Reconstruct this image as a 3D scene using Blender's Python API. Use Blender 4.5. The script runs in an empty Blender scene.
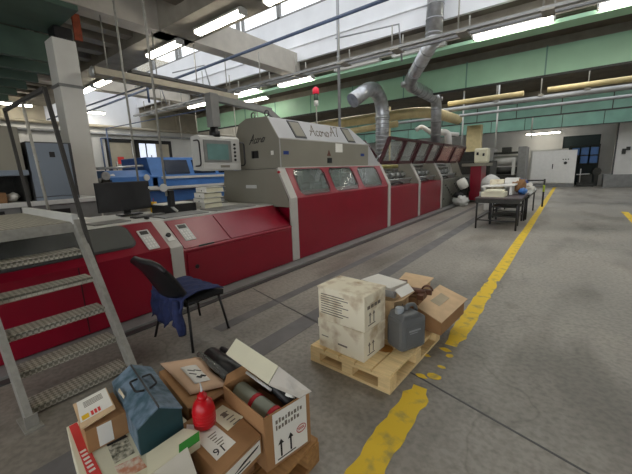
import bpy, bmesh, math, random
from mathutils import Vector as V, Matrix
random.seed(11)
S = bpy.context.scene
COL = S.collection
PI = math.pi

# ------------------------------------------------------------------ helpers
def lin(c):
    out = []
    for v in c[:3]:
        v = v / 255.0
        out.append(v / 12.92 if v <= 0.04045 else ((v + 0.055) / 1.055) ** 2.4)
    return tuple(out) + (1.0,)

def mat(name, col, rough=.5, metal=0., var=.12, scale=6., bump=0., emit=0., alpha=1., trans=0., spec=.5, col2=None, fac=.5, stretch=None):
    m = bpy.data.materials.new(name); m.use_nodes = True
    nt = m.node_tree; b = nt.nodes['Principled BSDF']
    b.inputs['Roughness'].default_value = rough
    b.inputs['Metallic'].default_value = metal
    b.inputs['Specular IOR Level'].default_value = spec
    c = lin(col)
    tc = nt.nodes.new('ShaderNodeTexCoord')
    vec = tc.outputs['Object']
    if stretch:
        mp = nt.nodes.new('ShaderNodeMapping'); mp.inputs['Scale'].default_value = stretch
        nt.links.new(vec, mp.inputs['Vector']); vec = mp.outputs['Vector']
    n = nt.nodes.new('ShaderNodeTexNoise'); n.inputs['Scale'].default_value = scale; n.inputs['Detail'].default_value = 5
    nt.links.new(vec, n.inputs['Vector'])
    r = nt.nodes.new('ShaderNodeValToRGB')
    if col2:
        r.color_ramp.elements[0].position = max(0, fac - .12); r.color_ramp.elements[1].position = min(1, fac + .12)
        r.color_ramp.elements[0].color = lin(col2); r.color_ramp.elements[1].color = c
    else:
        r.color_ramp.elements[0].position = .3; r.color_ramp.elements[1].position = .7
        r.color_ramp.elements[0].color = tuple(x * (1 - var) for x in c[:3]) + (1,)
        r.color_ramp.elements[1].color = tuple(min(1, x * (1 + var)) for x in c[:3]) + (1,)
    nt.links.new(n.outputs['Fac'], r.inputs['Fac'])
    nt.links.new(r.outputs['Color'], b.inputs['Base Color'])
    if bump:
        bp = nt.nodes.new('ShaderNodeBump'); bp.inputs['Strength'].default_value = bump; bp.inputs['Distance'].default_value = .01
        nt.links.new(n.outputs['Fac'], bp.inputs['Height']); nt.links.new(bp.outputs['Normal'], b.inputs['Normal'])
    if emit:
        b.inputs['Emission Color'].default_value = c; b.inputs['Emission Strength'].default_value = emit
    if alpha < 1: b.inputs['Alpha'].default_value = alpha
    if trans: b.inputs['Transmission Weight'].default_value = trans
    return m

class MB:
    def __init__(self): self.bm = bmesh.new()
    def _add(self, vs, fs, smooth=False):
        bv = [self.bm.verts.new(v) for v in vs]
        for f in fs:
            try:
                fc = self.bm.faces.new([bv[i] for i in f]); fc.smooth = smooth
            except ValueError: pass
        return bv
    def box(self, a, b, bev=0., M=None):
        x0, y0, z0 = a; x1, y1, z1 = b
        vs = [V(p) for p in ((x0,y0,z0),(x1,y0,z0),(x1,y1,z0),(x0,y1,z0),(x0,y0,z1),(x1,y0,z1),(x1,y1,z1),(x0,y1,z1))]
        if M: vs = [M @ v for v in vs]
        bv = self._add(vs, [(0,3,2,1),(4,5,6,7),(0,1,5,4),(1,2,6,5),(2,3,7,6),(3,0,4,7)])
        if bev:
            es = set(e for v in bv for e in v.link_edges)
            bmesh.ops.bevel(self.bm, geom=list(es), offset=bev, segments=2, profile=.6, affect='EDGES')
        return self
    def cbox(self, c, s, bev=0., rz=0., rx=0., ry=0.):
        M = Matrix.Translation(c) @ Matrix.Rotation(rz,4,'Z') @ Matrix.Rotation(ry,4,'Y') @ Matrix.Rotation(rx,4,'X')
        h = [q/2 for q in s]
        return self.box((-h[0],-h[1],-h[2]), (h[0],h[1],h[2]), bev, M)
    def prism(self, poly, axis, t0, t1, bev=0.):
        def p(u, v, t): return {'x': V((t,u,v)), 'y': V((u,t,v)), 'z': V((u,v,t))}[axis]
        n = len(poly)
        vs = [p(u,v,t0) for u,v in poly] + [p(u,v,t1) for u,v in poly]
        fs = [tuple(range(n)), tuple(range(2*n-1, n-1, -1))] + [(i,(i+1)%n,(i+1)%n+n,i+n) for i in range(n)]
        bv = self._add(vs, fs)
        if bev:
            es = set(e for v in bv for e in v.link_edges)
            bmesh.ops.bevel(self.bm, geom=list(es), offset=bev, segments=2, profile=.6, affect='EDGES')
        return self
    def plate(self, pts, th):            # polygon in space given thickness along its normal
        pts = [V(p) for p in pts]
        nrm = V((0,0,0))
        for i in range(len(pts)):
            a, b = pts[i], pts[(i+1) % len(pts)]; nrm += a.cross(b)
        nrm.normalize(); n = len(pts)
        vs = [p + nrm*th/2 for p in pts] + [p - nrm*th/2 for p in pts]
        self._add(vs, [tuple(range(n)), tuple(range(2*n-1, n-1, -1))] + [(i,(i+1)%n,(i+1)%n+n,i+n) for i in range(n)])
        return self
    def tube(self, pts, r, seg=10, closed=False):
        pts = [V(p) for p in pts]; n = len(pts); rings = []
        rr = r if isinstance(r, (list, tuple)) else [r]*n
        up = None
        for i, p in enumerate(pts):
            if closed: d = pts[(i+1)%n] - pts[i-1]
            elif i == 0: d = pts[1]-pts[0]
            elif i == n-1: d = pts[-1]-pts[-2]
            else: d = (pts[i+1]-p).normalized() + (p-pts[i-1]).normalized()
            d.normalize()
            if up is None:
                up = V((0,0,1)) if abs(d.z) < .9 else V((1,0,0))
            a = d.cross(up); 
            if a.length < 1e-5: a = d.cross(V((0,1,0)))
            a.normalize(); b = a.cross(d).normalized(); up = b
            rings.append([self.bm.verts.new(p + (a*math.cos(2*PI*k/seg) + b*math.sin(2*PI*k/seg))*rr[i]) for k in range(seg)])
        m = n if closed else n-1
        for i in range(m):
            A, B = rings[i], rings[(i+1)%n]
            for k in range(seg):
                f = self.bm.faces.new((A[k],A[(k+1)%seg],B[(k+1)%seg],B[k])); f.smooth = True
        if not closed:
            self.bm.faces.new(rings[0][::-1]); self.bm.faces.new(rings[-1])
        return self
    def bar(self, p0, p1, w, h=None):     # square bar between two points
        p0, p1 = V(p0), V(p1); h = h or w
        d = (p1-p0).normalized(); up = V((0,0,1)) if abs(d.z) < .95 else V((0,1,0))
        a = d.cross(up).normalized(); b = a.cross(d).normalized()
        vs = []
        for p in (p0, p1):
            for s, t in ((-1,-1),(1,-1),(1,1),(-1,1)): vs.append(p + a*s*w/2 + b*t*h/2)
        self._add(vs, [(0,1,2,3),(7,6,5,4),(0,4,5,1),(1,5,6,2),(2,6,7,3),(3,7,4,0)])
        return self
    def lathe(self, c, prof, seg=20, M=None):
        c = V(c); rings = []
        T = Matrix.Translation(c) @ (M or Matrix.Identity(4))
        for r, z in prof:
            rings.append([self.bm.verts.new(T @ V((r*math.cos(2*PI*k/seg), r*math.sin(2*PI*k/seg), z))) for k in range(seg)])
        for A, B in zip(rings, rings[1:]):
            for k in range(seg):
                f = self.bm.faces.new((A[k],A[(k+1)%seg],B[(k+1)%seg],B[k])); f.smooth = True
        self.bm.faces.new(rings[0][::-1]); self.bm.faces.new(rings[-1])
        return self
    def blob(self, c, s, sub=2, jit=0., seed=0):
        rnd = random.Random(seed)
        r = bmesh.ops.create_icosphere(self.bm, subdivisions=sub, radius=1)
        for v in r['verts']:
            k = 1 + rnd.uniform(-jit, jit)
            v.co = V((v.co.x*s[0]*k + c[0], v.co.y*s[1]*k + c[1], v.co.z*s[2]*k + c[2]))
            for f in v.link_faces: f.smooth = True
        return self
    def grid(self, f, nu, nv, th=.004):   # a cloth or sheet surface with a real thickness
        top = [[self.bm.verts.new(V(f(i/nu, j/nv))) for j in range(nv+1)] for i in range(nu+1)]
        faces = []
        for i in range(nu):
            for j in range(nv):
                q = self.bm.faces.new((top[i][j], top[i+1][j], top[i+1][j+1], top[i][j+1])); q.smooth = True; faces.append(q)
        bmesh.ops.recalc_face_normals(self.bm, faces=faces)
        bmesh.ops.solidify(self.bm, geom=faces, thickness=th)
        return self

WM = {}
def obj(name, mb, m, parent=None, label=None, sharp=True):
    """link the collected shape as ONE mesh object; coordinates were given in world space"""
    bm = mb.bm
    bmesh.ops.recalc_face_normals(bm, faces=bm.faces[:])
    if parent is not None:
        W = WM[parent]; 
    else:
        xs = [v.co for v in bm.verts]
        lo = V([min(v[i] for v in xs) for i in range(3)]); hi = V([max(v[i] for v in xs) for i in range(3)])
        W = Matrix.Translation(((lo.x+hi.x)/2, (lo.y+hi.y)/2, lo.z))
    bm.transform(W.inverted())
    me = bpy.data.meshes.new(name); bm.to_mesh(me); bm.free()
    me.materials.append(m)
    o = bpy.data.objects.new(name, me); COL.objects.link(o)
    if parent is not None:
        o.parent = parent; WM[o] = W
    else:
        o.matrix_world = W; WM[o] = W
    if label: o['label'] = label
    return o

def tag(o, label, cat, group=None, kind=None):
    o['label'] = label; o['category'] = cat
    if group: o['group'] = group
    if kind: o['kind'] = kind
    return o

def thing(name, loc, label, cat, group=None, rz=0.):
    o = bpy.data.objects.new(name, None); COL.objects.link(o)
    o.empty_display_size = .1
    o.location = loc; o.rotation_euler = (0,0,rz)
    WM[o] = Matrix.Translation(loc) @ Matrix.Rotation(rz,4,'Z')
    return tag(o, label, cat, group)

def struct(name, mb, m, label=None, parent=None):
    o = obj(name, mb, m, parent)
    if parent is None:
        o['kind'] = 'structure'; o['category'] = name.split('_')[0]
        if label: o['label'] = label
    return o

def dup(root, loc, rz, label, group=None):
    r = root.copy(); COL.objects.link(r); r.location = loc; r.rotation_euler = (0,0,rz); r['label'] = label
    if group: r['group'] = group
    for ch in list(root.children):
        c = ch.copy(); COL.objects.link(c); c.parent = r
        for g in ch.children:
            d = g.copy(); COL.objects.link(d); d.parent = c
    return r

def text(name, s, size, o, xdir, ydir, m, parent, shear=0., depth=.002, align='LEFT'):
    """lettering as a thin mesh standing at o, running along xdir, upright along ydir"""
    cu = bpy.data.curves.new(name, 'FONT'); cu.body = s; cu.size = size; cu.shear = shear; cu.extrude = depth/2
    cu.align_x = align; cu.resolution_u = 2
    t = bpy.data.objects.new(name + '_curve', cu); COL.objects.link(t)
    bpy.context.view_layer.update()
    me = bpy.data.meshes.new_from_object(t.evaluated_get(bpy.context.evaluated_depsgraph_get()))
    bpy.data.objects.remove(t); bpy.data.curves.remove(cu)
    x = V(xdir).normalized(); y = V(ydir).normalized(); z = x.cross(y)
    M = Matrix((( x.x,y.x,z.x,o[0]),(x.y,y.y,z.y,o[1]),(x.z,y.z,z.z,o[2]),(0,0,0,1)))
    me.transform(WM[parent].inverted() @ M); me.name = name
    me.materials.clear(); me.materials.append(m)
    ob = bpy.data.objects.new(name, me); COL.objects.link(ob); ob.parent = parent; WM[ob] = WM[parent]
    return ob

# ------------------------------------------------------------------ materials
M = {}
M['red']    = mat('red lacquer', (134,8,36), .32, var=.08, scale=3)
M['maroon'] = mat('maroon frame', (58,12,20), .4)
M['strip']  = mat('pale grey strip', (186,182,176), .45, var=.05)
M['taupe']  = mat('taupe lacquer', (136,132,120), .5, var=.05, scale=2)
M['hood']   = mat('light grey lacquer', (176,176,178), .45, var=.04, scale=2)
M['lgrey']  = mat('light grey', (200,200,196), .5, var=.05)
M['mgrey']  = mat('mid grey', (128,128,126), .5)
M['dgrey']  = mat('dark grey', (66,66,66), .5)
M['black']  = mat('black plastic', (22,22,24), .45)
M['softblack'] = mat('black fabric', (24,23,24), .85, bump=.3, scale=60)
M['white']  = mat('white paint', (225,224,220), .5, var=.04)
M['paper']  = mat('white paper', (232,230,222), .8, var=.04)
M['steel']  = mat('galvanised steel', (176,178,178), .38, .75, var=.18, scale=14)
M['duct']   = mat('duct steel', (188,190,194), .34, .85, var=.2, scale=9)
M['alu']    = mat('weathered aluminium', (152,150,142), .5, .2, var=.15, scale=20)
M['blue']   = mat('machine blue', (68,116,182), .4, var=.08)
M['dblue']  = mat('dark blue', (34,60,130), .5)
M['denim']  = mat('blue cloth', (36,46,86), .9, bump=.5, scale=25, var=.25)
M['slate']  = mat('slate blue cabinet', (122,132,144), .5, var=.05, scale=2)
M['green']  = mat('pale green panel', (164,208,176), .42, var=.06, scale=1.5)
M['teal']   = mat('teal panel', (112,154,138), .4, var=.12, scale=1.5)
M['dkgreen']= mat('dark green sheet', (70,92,80), .6, var=.2, scale=2)
M['conc']   = mat('ceiling concrete', (150,144,132), .85, var=.15, scale=3, bump=.15)
M['dconc']  = mat('dark concrete slab', (108,100,90), .9, var=.2, scale=2)
M['wallw']  = mat('wall white', (205,204,200), .8, var=.07, scale=1.5)
M['lant']   = mat('lantern white', (232,233,236), .75, var=.06, scale=1.2)
M['beige']  = mat('beige cladding', (176,168,150), .8, var=.12, scale=2)
M['colp']   = mat('column paint', (212,210,204), .75, var=.06, scale=2)
M['rust']   = mat('rust red', (140,66,40), .8, var=.3, scale=12)
M['card']   = mat('cardboard', (160,120,80), .85, var=.1, scale=9)
M['card2']  = mat('pale cardboard', (214,184,146), .85, var=.1, scale=9)
M['cardd']  = mat('dull cardboard', (140,104,70), .85, var=.12, scale=9)
M['wcard']  = mat('soiled white carton', (236,228,204), .8, col2=(176,150,112), fac=.4, scale=7)
M['wood']   = mat('new pine', (234,206,152), .7, var=.12, scale=5, stretch=(1,12,12))
M['woodd']  = mat('old pine', (164,122,74), .75, var=.2, scale=5, stretch=(1,10,10))
M['pipeblue'] = mat('blue grey pipe', (70,86,116), .5)
M['pipegrey'] = mat('grey pipe', (150,152,154), .45, .3)
M['cream']  = mat('cream duct', (214,196,146), .55, var=.1)
M['beam']   = mat('beige rail', (168,160,142), .6)
M['yellow'] = mat('worn yellow paint', (226,190,40), .7, col2=(140,128,84), fac=.36, scale=9)
M['yel']    = mat('yellow plastic', (236,190,30), .5)
M['bottle'] = mat('red plastic', (196,14,28), .3, var=.1)
M['toolblue'] = mat('hammered blue paint', (112,132,150), .45, col2=(60,88,100), scale=16, fac=.5, bump=.5)
M['tooldk'] = mat('teal paint', (28,62,68), .5, var=.2)
M['jerry']  = mat('grey plastic', (104,106,106), .45, var=.07)
M['redtape']= mat('red band', (176,24,40), .6)
M['greenbox'] = mat('green print', (44,140,44), .6)
M['redprint'] = mat('red print', (214,60,56), .6)
M['ink']    = mat('dark ink', (36,34,34), .7)
M['greyink'] = mat('grey ink', (120,112,100), .8)
M['redink'] = mat('red ink', (190,70,60), .7)
M['photo']  = mat('printed picture', (214,208,186), .5, col2=(84,84,66), scale=45, fac=.5)
M['photo2'] = mat('printed food picture', (206,140,110), .5, col2=(226,214,196), scale=40, fac=.5)
M['cream2'] = mat('cream printed board', (226,222,196), .5, var=.04)
M['screen'] = mat('dark screen', (44,44,46), .25)
M['lcd']    = mat('lit grey green screen', (92,124,120), .3, emit=.12)
M['brownm'] = mat('brown oiled metal', (98,62,42), .5, .2, var=.3, scale=20)
M['guts']   = mat('machine grey', (112,112,104), .5, .3, var=.25, scale=15)
M['gutsd']  = mat('dark machinery', (54,54,50), .5, .3, var=.3, scale=15)
M['litrail']  = mat('yellow lit rollers', (196,186,110), .4, .3, var=.2)  # yellow of the light on the rollers put into the colour
M['pink']   = mat('faded red sheet', (214,140,124), .7)
M['tube']   = mat('tube glow', (255,248,232), .5, var=0, emit=20)
M['lens']   = mat('red lamp', (220,40,70), .3, emit=.25)
M['acryl']  = mat('smoked acrylic', (120,122,118), .12, var=.03, alpha=.55)
M['pane']   = mat('clear acrylic', (170,180,176), .08, var=.02, alpha=.22)
M['door']   = mat('dark green door', (34,52,50), .5)

def glass():
    m = bpy.data.materials.new('lantern glazing'); m.use_nodes = True; nt = m.node_tree
    b = nt.nodes['Principled BSDF']; b.inputs['Base Color'].default_value = (.9,.93,.95,1)
    b.inputs['Roughness'].default_value = .1; b.inputs['Alpha'].default_value = .12
    return m
M['glass'] = glass()

def floor_mat():
    m = bpy.data.materials.new('worn concrete floor'); m.use_nodes = True; nt = m.node_tree
    b = nt.nodes['Principled BSDF']; tc = nt.nodes.new('ShaderNodeTexCoord')
    def noise(sc, det, st=(1,1,1)):
        mp = nt.nodes.new('ShaderNodeMapping'); mp.inputs['Scale'].default_value = st
        nt.links.new(tc.outputs['Object'], mp.inputs['Vector'])
        n = nt.nodes.new('ShaderNodeTexNoise'); n.inputs['Scale'].default_value = sc; n.inputs['Detail'].default_value = det
        nt.links.new(mp.outputs['Vector'], n.inputs['Vector']); return n.outputs['Fac']
    def ramp(f, a, b_, p0, p1):
        r = nt.nodes.new('ShaderNodeValToRGB'); r.color_ramp.elements[0].color = lin(a); r.color_ramp.elements[1].color = lin(b_)
        r.color_ramp.elements[0].position = p0; r.color_ramp.elements[1].position = p1; nt.links.new(f, r.inputs['Fac']); return r.outputs['Color']
    def mix(fac, a, b_, mode='MIX'):
        x = nt.nodes.new('ShaderNodeMix'); x.data_type = 'RGBA'; x.blend_type = mode
        if isinstance(fac, float): x.inputs[0].default_value = fac
        else: nt.links.new(fac, x.inputs[0])
        nt.links.new(a, x.inputs[6]); nt.links.new(b_, x.inputs[7]); return x.outputs[2]
    base = ramp(noise(.6, 6), (132,128,120), (158,152,142), .35, .65)
    st = ramp(noise(1.7, 8, (1,.35,1)), (165,161,155), (255,255,255), .33, .5)
    fine = ramp(noise(26, 4), (205,205,205), (255,255,255), .3, .6)
    c = mix(.55, base, st, 'MULTIPLY'); c = mix(.8, c, fine, 'MULTIPLY')
    v = nt.nodes.new('ShaderNodeTexVoronoi'); v.feature = 'DISTANCE_TO_EDGE'; v.inputs['Scale'].default_value = .42
    mp = nt.nodes.new('ShaderNodeMapping'); nt.links.new(tc.outputs['Object'], mp.inputs['Vector'])
    wn = nt.nodes.new('ShaderNodeTexNoise'); wn.inputs['Scale'].default_value = 1.4; nt.links.new(tc.outputs['Object'], wn.inputs['Vector'])
    ad = nt.nodes.new('ShaderNodeVectorMath'); nt.links.new(mp.outputs['Vector'], ad.inputs[0]); nt.links.new(wn.outputs['Color'], ad.inputs[1])
    nt.links.new(ad.outputs['Vector'], v.inputs['Vector'])
    cr = ramp(v.outputs['Distance'], (120,116,110), (255,255,255), .0, .006)
    c = mix(.3, c, cr, 'MULTIPLY')
    nt.links.new(c, b.inputs['Base Color'])
    rr = nt.nodes.new('ShaderNodeMapRange'); rr.inputs[3].default_value = .34; rr.inputs[4].default_value = .6
    nt.links.new(noise(1.2, 5), rr.inputs[0]); nt.links.new(rr.outputs[0], b.inputs['Roughness'])
    return m
M['floor'] = floor_mat()
def diamond():
    m = mat('checker plate', (186,182,168), .5, .15, var=.14, scale=18); nt = m.node_tree; b = nt.nodes['Principled BSDF']
    tc = nt.nodes.new('ShaderNodeTexCoord'); mp = nt.nodes.new('ShaderNodeMapping'); mp.inputs['Rotation'].default_value = (0,0,PI/4); mp.inputs['Scale'].default_value = (42,42,42)
    ck = nt.nodes.new('ShaderNodeTexChecker'); ck.inputs['Scale'].default_value = 1.
    nt.links.new(tc.outputs['Object'], mp.inputs['Vector']); nt.links.new(mp.outputs['Vector'], ck.inputs['Vector'])
    old = b.inputs['Base Color'].links[0].from_socket
    mx = nt.nodes.new('ShaderNodeMix'); mx.data_type = 'RGBA'; mx.blend_type = 'MULTIPLY'; mx.inputs[0].default_value = .75
    rp = nt.nodes.new('ShaderNodeValToRGB'); rp.color_ramp.elements[0].color = (.34,.33,.30,1)
    nt.links.new(ck.outputs['Fac'], rp.inputs['Fac']); nt.links.new(old, mx.inputs[6]); nt.links.new(rp.outputs['Color'], mx.inputs[7]); nt.links.new(mx.outputs[2], b.inputs['Base Color'])
    bp = nt.nodes.new('ShaderNodeBump'); bp.inputs['Strength'].default_value = .8; bp.inputs['Distance'].default_value = .006
    nt.links.new(ck.outputs['Fac'], bp.inputs['Height']); nt.links.new(bp.outputs['Normal'], b.inputs['Normal'])
    return m
M['checker'] = diamond()

# ------------------------------------------------------------------ camera (height 1.6 m, looking down the hall and to the left)
R = [[0.7986755089516722, 0.09334501508282173, -0.5944780395943784],
     [0.6008396498718271, -0.17837427105569864, 0.7792139209275257],
     [-0.03330385176954347, -0.9795250520453961, -0.19854854789893667]]
cam = bpy.data.cameras.new('camera'); co = bpy.data.objects.new('camera', cam); COL.objects.link(co)
co.matrix_world = Matrix(((R[0][0], -R[0][1], -R[0][2], 0), (R[1][0], -R[1][1], -R[1][2], 0), (R[2][0], -R[2][1], -R[2][2], 1.6), (0,0,0,1)))
cam.sensor_width = 36; cam.lens = 332/632*36; cam.clip_start = .05; cam.clip_end = 200
S.camera = co

# ------------------------------------------------------------------ the hall
XL, XR, YN, YF = -18.0, 8.0, -5.0, 29.0
struct('floor', MB().box((XL-.2, YN, -.12), (XR, YF+.2, 0)), M['floor'], 'worn grey concrete hall floor')
# repaired strips along the line
struct('trim_1', MB().box((-2.24,-1,0), (-2.02,20,.002)).box((-2.86,1.9,0), (-2.72,20,.002)), mat('dark repair strip', (104,102,102), .6, var=.2, scale=4), 'dark repaired strips in the concrete floor beside the red line')
struct('trim_2', MB().box((-3.52,-1,0), (-3.44,16,.012)), M['dgrey'], 'dark slot along the foot of the red line')
struct('trim_3', MB().box((-3.775,-1,0), (-3.55,15.2,.022)), M['mgrey'], 'pale ledge in the floor along the red line')
struct('trim_19', MB().plate([(-3.4,2.97,.001),(-.82,2.305,.001),(2.0,1.45,.001),(2.0,1.435,.001),(-.82,2.29,.001),(-3.4,2.955,.001)],.002), M['dgrey'], 'thin joint across the floor')
# yellow lane line, worn away between two stretches
rnd = random.Random(5)
def worn(y0, y1, xa, xb, step, ja, ends):
    L, Rr = [], []
    y = y0
    while y <= y1 + 1e-6:
        e = 0
        if ends and (y-y0 < .12 or y1-y < .12): e = .035
        L.append((xa + rnd.uniform(-ja, ja) + e, y)); Rr.append((xb + rnd.uniform(-ja, ja) - e, y)); y += step
    return L + Rr[::-1]
yl = MB()
yl.prism(worn(.2, 2.22, -.815, -.645, .06, .012, True), 'z', 0, .0025)
yl.prism(worn(2.90, 5.0, -.80, -.645, .1, .012, True), 'z', 0, .0025)
yl.prism(worn(5.0, 26.0, -.80, -.645, .7, .006, False), 'z', 0, .0025)
for (x, y, a, b) in ((-.70,2.36,.05,.04), (-.78,2.31,.05,.03), (-.69,2.52,.035,.02), (-.74,2.80,.05,.03), (-.68,2.72,.03,.03), (-.84,2.62,.03,.02)):
    yl.prism([(x + a*math.cos(t)*rnd.uniform(.7,1.2), y + b*math.sin(t)*rnd.uniform(.7,1.2)) for t in [k*PI/5 for k in range(10)]], 'z', 0, .0025)
tag(obj('lane_line', yl, M['yellow']), 'worn yellow lane line painted along the floor past the pallet', 'floor marking')
yl2 = MB().prism(worn(9.0, 13.9, 1.37, 1.53, .7, .006, False), 'z', 0, .0025)
tag(obj('lane_line', yl2, M['yellow']), 'short yellow floor line at the right edge of the photo', 'floor marking')

# walls
w = MB().box((XL-.2, YN, 0), (XL, YF, 3.9))
struct('wall_left', w, M['wallw'], 'white left wall of the hall')
w = MB()
for i in range(17):
    if i not in (5, 6): w.box((XL-.2, YN + i*2 + .01, 3.9), (XL-.03, YN + i*2 + 1.99, 7.6))
struct('wall_lantern_end', MB().box((XL-.2, 5.0, 3.9), (XL-.02, 9.0, 7.6)), M['lant'], 'end wall below the lantern on the left, whitened for the daylight on it')  # same upper wall, its daylight brightness put into a whiter colour
struct('wall_left_upper', w, M['beige'], 'beige panels on the upper left wall')
struct('wall_front', MB().box((XL, YN-.2, 0), (-4.5, YN, 7.6)).box((-4.5, YN-.2, 4.2), (XR, YN, 7.6)), M['wallw'], 'unseen white near end wall, added with a wide gate opening to shape the daylight')  # added behind the camera, cuts the daylight down to the gate opening
struct('wall_right', MB().box((XR, YN, 0), (XR+.2, YF, 7.6)), M['wallw'], 'unseen white right wall, added to block light from the side')  # added out of view to shut off side light
w = MB().box((XL, YF, 0), (-.62, YF+.2, 7.6)).box((1.36, YF, 0), (XR, YF+.2, 7.6)).box((-.62, YF, 3.25), (1.36, YF+.2, 7.6))
struct('wall_back', w, M['wallw'], 'white back wall')
d = MB().box((-.62, YF+.08, 0), (1.36, YF+.14, 3.25))
struct('door_1', d, M['door'], 'dark doorway in the back wall')
f = MB().box((-.74, YF-.04, 0), (-.62, YF+.05, 3.37)).box((1.36, YF-.04, 0), (1.48, YF+.05, 3.37)).box((-.62, YF-.04, 3.25), (1.36, YF+.05, 3.37))
struct('trim_4', f, M['wallw'], 'frame round the dark doorway')
# windows in the left wall
for n, (y0, y1, mk) in enumerate(((7.25,8.40,'beige'), (8.52,10.4,'white'))):
    fr = MB().box((XL-.02,y0-.1,1.75), (XL+.05,y0+.06,3.42)).box((XL-.02,y1-.06,1.75), (XL+.05,y1+.1,3.42)).box((XL-.02,y0,3.24), (XL+.05,y1,3.42)).box((XL-.02,y0,1.75), (XL+.05,y1,1.85))
    fo = struct('window_%d' % (n+1), fr, M['black'], ('framed panel in the left wall with a notice behind it', 'bright window in the left wall')[n])
    p = MB().box((XL+.0,y0,1.81), (XL+.02,y1,3.30))
    obj('pane', p, mat('window light', (214,222,238), .4, var=.02, emit=.9) if n else M['beige'], fo)
    if n:
        b = MB().box((XL+.02,9.05,1.81), (XL+.045,9.11,3.3)).box((XL+.02,8.52,1.81), (XL+.045,8.72,3.3)).box((XL+.02,8.6,1.81),(XL+.04,9.6,2.15))
        obj('mullion', b, M['gutsd'], fo)
        obj('curtain', MB().box((XL+.021,9.6,1.81), (XL+.035,10.4,3.3)), M['beige'], fo)
    else:
        obj('notice', MB().box((XL+.021,7.6,2.2), (XL+.03,7.9,2.55)), M['redprint'], fo)

# ceiling slabs with the roof lantern open between Y 5.15 and 8.9
c = MB().box((XL, YN, 5.3), (XR, 5.15, 5.5)).box((XL, 9.0, 5.0), (XR, 13.4, 5.2)).box((XL, 17.4, 5.0), (XR, 20.9, 5.2)).box((XL, 24.6, 5.0), (XR, YF+.2, 5.2))
struct('ceiling', c, M['dconc'], 'dark concrete roof slab')
for n_, (ya, yb) in enumerate(((13.4,17.4),(20.9,24.6))):  # added roof glazing, never in view, brings daylight to the far floor
    c = MB()
    for i in range(14): c.box((XL+i*2-.1, ya, 5.1), (XL+i*2+.1, yb, 5.2))
    o = struct('window_%d' % (5+n_), c, M['mgrey'], ('added glazed roof strip for daylight, unseen behind the first green fascia', 'added glazed roof strip for daylight, unseen behind the second teal fascia')[n_])
    obj('pane', MB().box((XL, ya, 5.12), (XR, yb, 5.14)), M['glass'], o)
c = MB().box((XL, 4.3, 4.62), (XR, 5.15, 5.3))
struct('trim_5', c, M['conc'], 'concrete edge beam along the near side of the roof lantern')
c = MB().box((XL, 9.3, 4.62), (XR, 9.5, 5.0))
struct('trim_6', c, M['conc'], 'concrete edge beam along the far side of the roof lantern')
c = MB().box((XL, 8.9, 5.0), (XR, 9.0, 6.4)).box((XL, 8.86, 5.42), (XR, 8.9, 5.46))
struct('wall_lantern', c, M['lant'], 'white side of the roof lantern')
c = MB()
for i in range(14): c.box((XL+i*2-.12, 4.9, 7.6), (XL+i*2+.12, 9.1, 7.72))
for y in (4.9, 6.9, 8.9): c.box((XL, y, 7.6), (XR, y+.12, 7.72))
lr = struct('ceiling_lantern', c, M['lant'], 'unseen glazed roof of the lantern, added to let daylight in')  # roof is out of view, glazing added to flood the lantern with daylight
obj('pane', MB().box((XL, 5.0, 7.64), (XR, 9.0, 7.66)), M['glass'], lr)
g = MB()
for i in range(14):
    x = XL + i*2 - .1
    g.box((x, 8.9, 6.4), (x+.14, 9.0, 7.6))
    if i % 2 == 0: g.box((x+.3, 8.9, 6.4), (x+.38, 9.0, 7.6))
g.box((XL, 8.9, 6.4), (XR, 9.0, 6.46))
fo = struct('window_3', g, M['mgrey'], 'bright glazed strip high on the far side of the roof lantern')
obj('pane', MB().box((XL, 8.94, 6.46), (XR, 8.96, 7.6)), M['glass'], fo)
g = MB()
for i in range(14):
    x = XL + i*2 - .1
    g.box((x, 4.95, 5.3), (x+.1, 5.05, 7.6))
fo = struct('window_4', g, M['mgrey'], 'unseen glazed strip on the near side of the roof lantern, lets daylight in')  # unseen side, glazed so daylight reaches the far lantern wall
obj('pane', MB().box((XL, 4.99, 5.4), (XR, 5.01, 7.6)), M['glass'], fo)
# beams along the hall
c = MB()
for x in (-7.72, -13.9, 4.6):
    c.box((x, 2.3, 4.62), (x+.42, 9.02, 5.25))
struct('trim_7', c, mat('pale concrete', (186,180,170), .8, var=.1, scale=3), 'concrete cross beams over the lantern')
c = MB().box((-7.95, YN, 4.75), (-7.3, 2.9, 5.3))
struct('trim_8', c, M['conc'], 'concrete beam over the near column')
# ribs left of the cross beam
c = MB()
for k in range(12): c.box((-8.75 - k*.8, 2.95, 4.78), (-8.45 - k*.8, 4.3, 5.3))
struct('trim_9', c, M['conc'], 'ribs of the roof slab')
c = MB()
for k in range(6): c.box((-6.6 + k*1.6, YN, 4.9), (-6.3 + k*1.6, 4.3, 5.3))
struct('trim_10', c, M['dconc'], 'dark ribs of the near roof slab')
# dark green sheets at the upper left
c = MB().box((-8.3, -4, 4.34), (-6.85, 2.62, 4.42))
struct('trim_11', c, M['dkgreen'], 'dark green sheet under the roof at upper left')
c = MB()
for k in range(9): c.box((-9.0 - k*1.0, -4, 3.98), (-8.86 - k*1.0, 3.0, 4.5))
struct('trim_12', c, M['dkgreen'], 'row of dark green fascia boards at upper left')
c = MB()
for k in range(9): c.box((-9.7 - k*1.0, -4, 4.25), (-9.2 - k*1.0, 2.95, 4.5))
struct('trim_13', c, M['beige'], 'pale boards between the green fascia at upper left')
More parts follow.
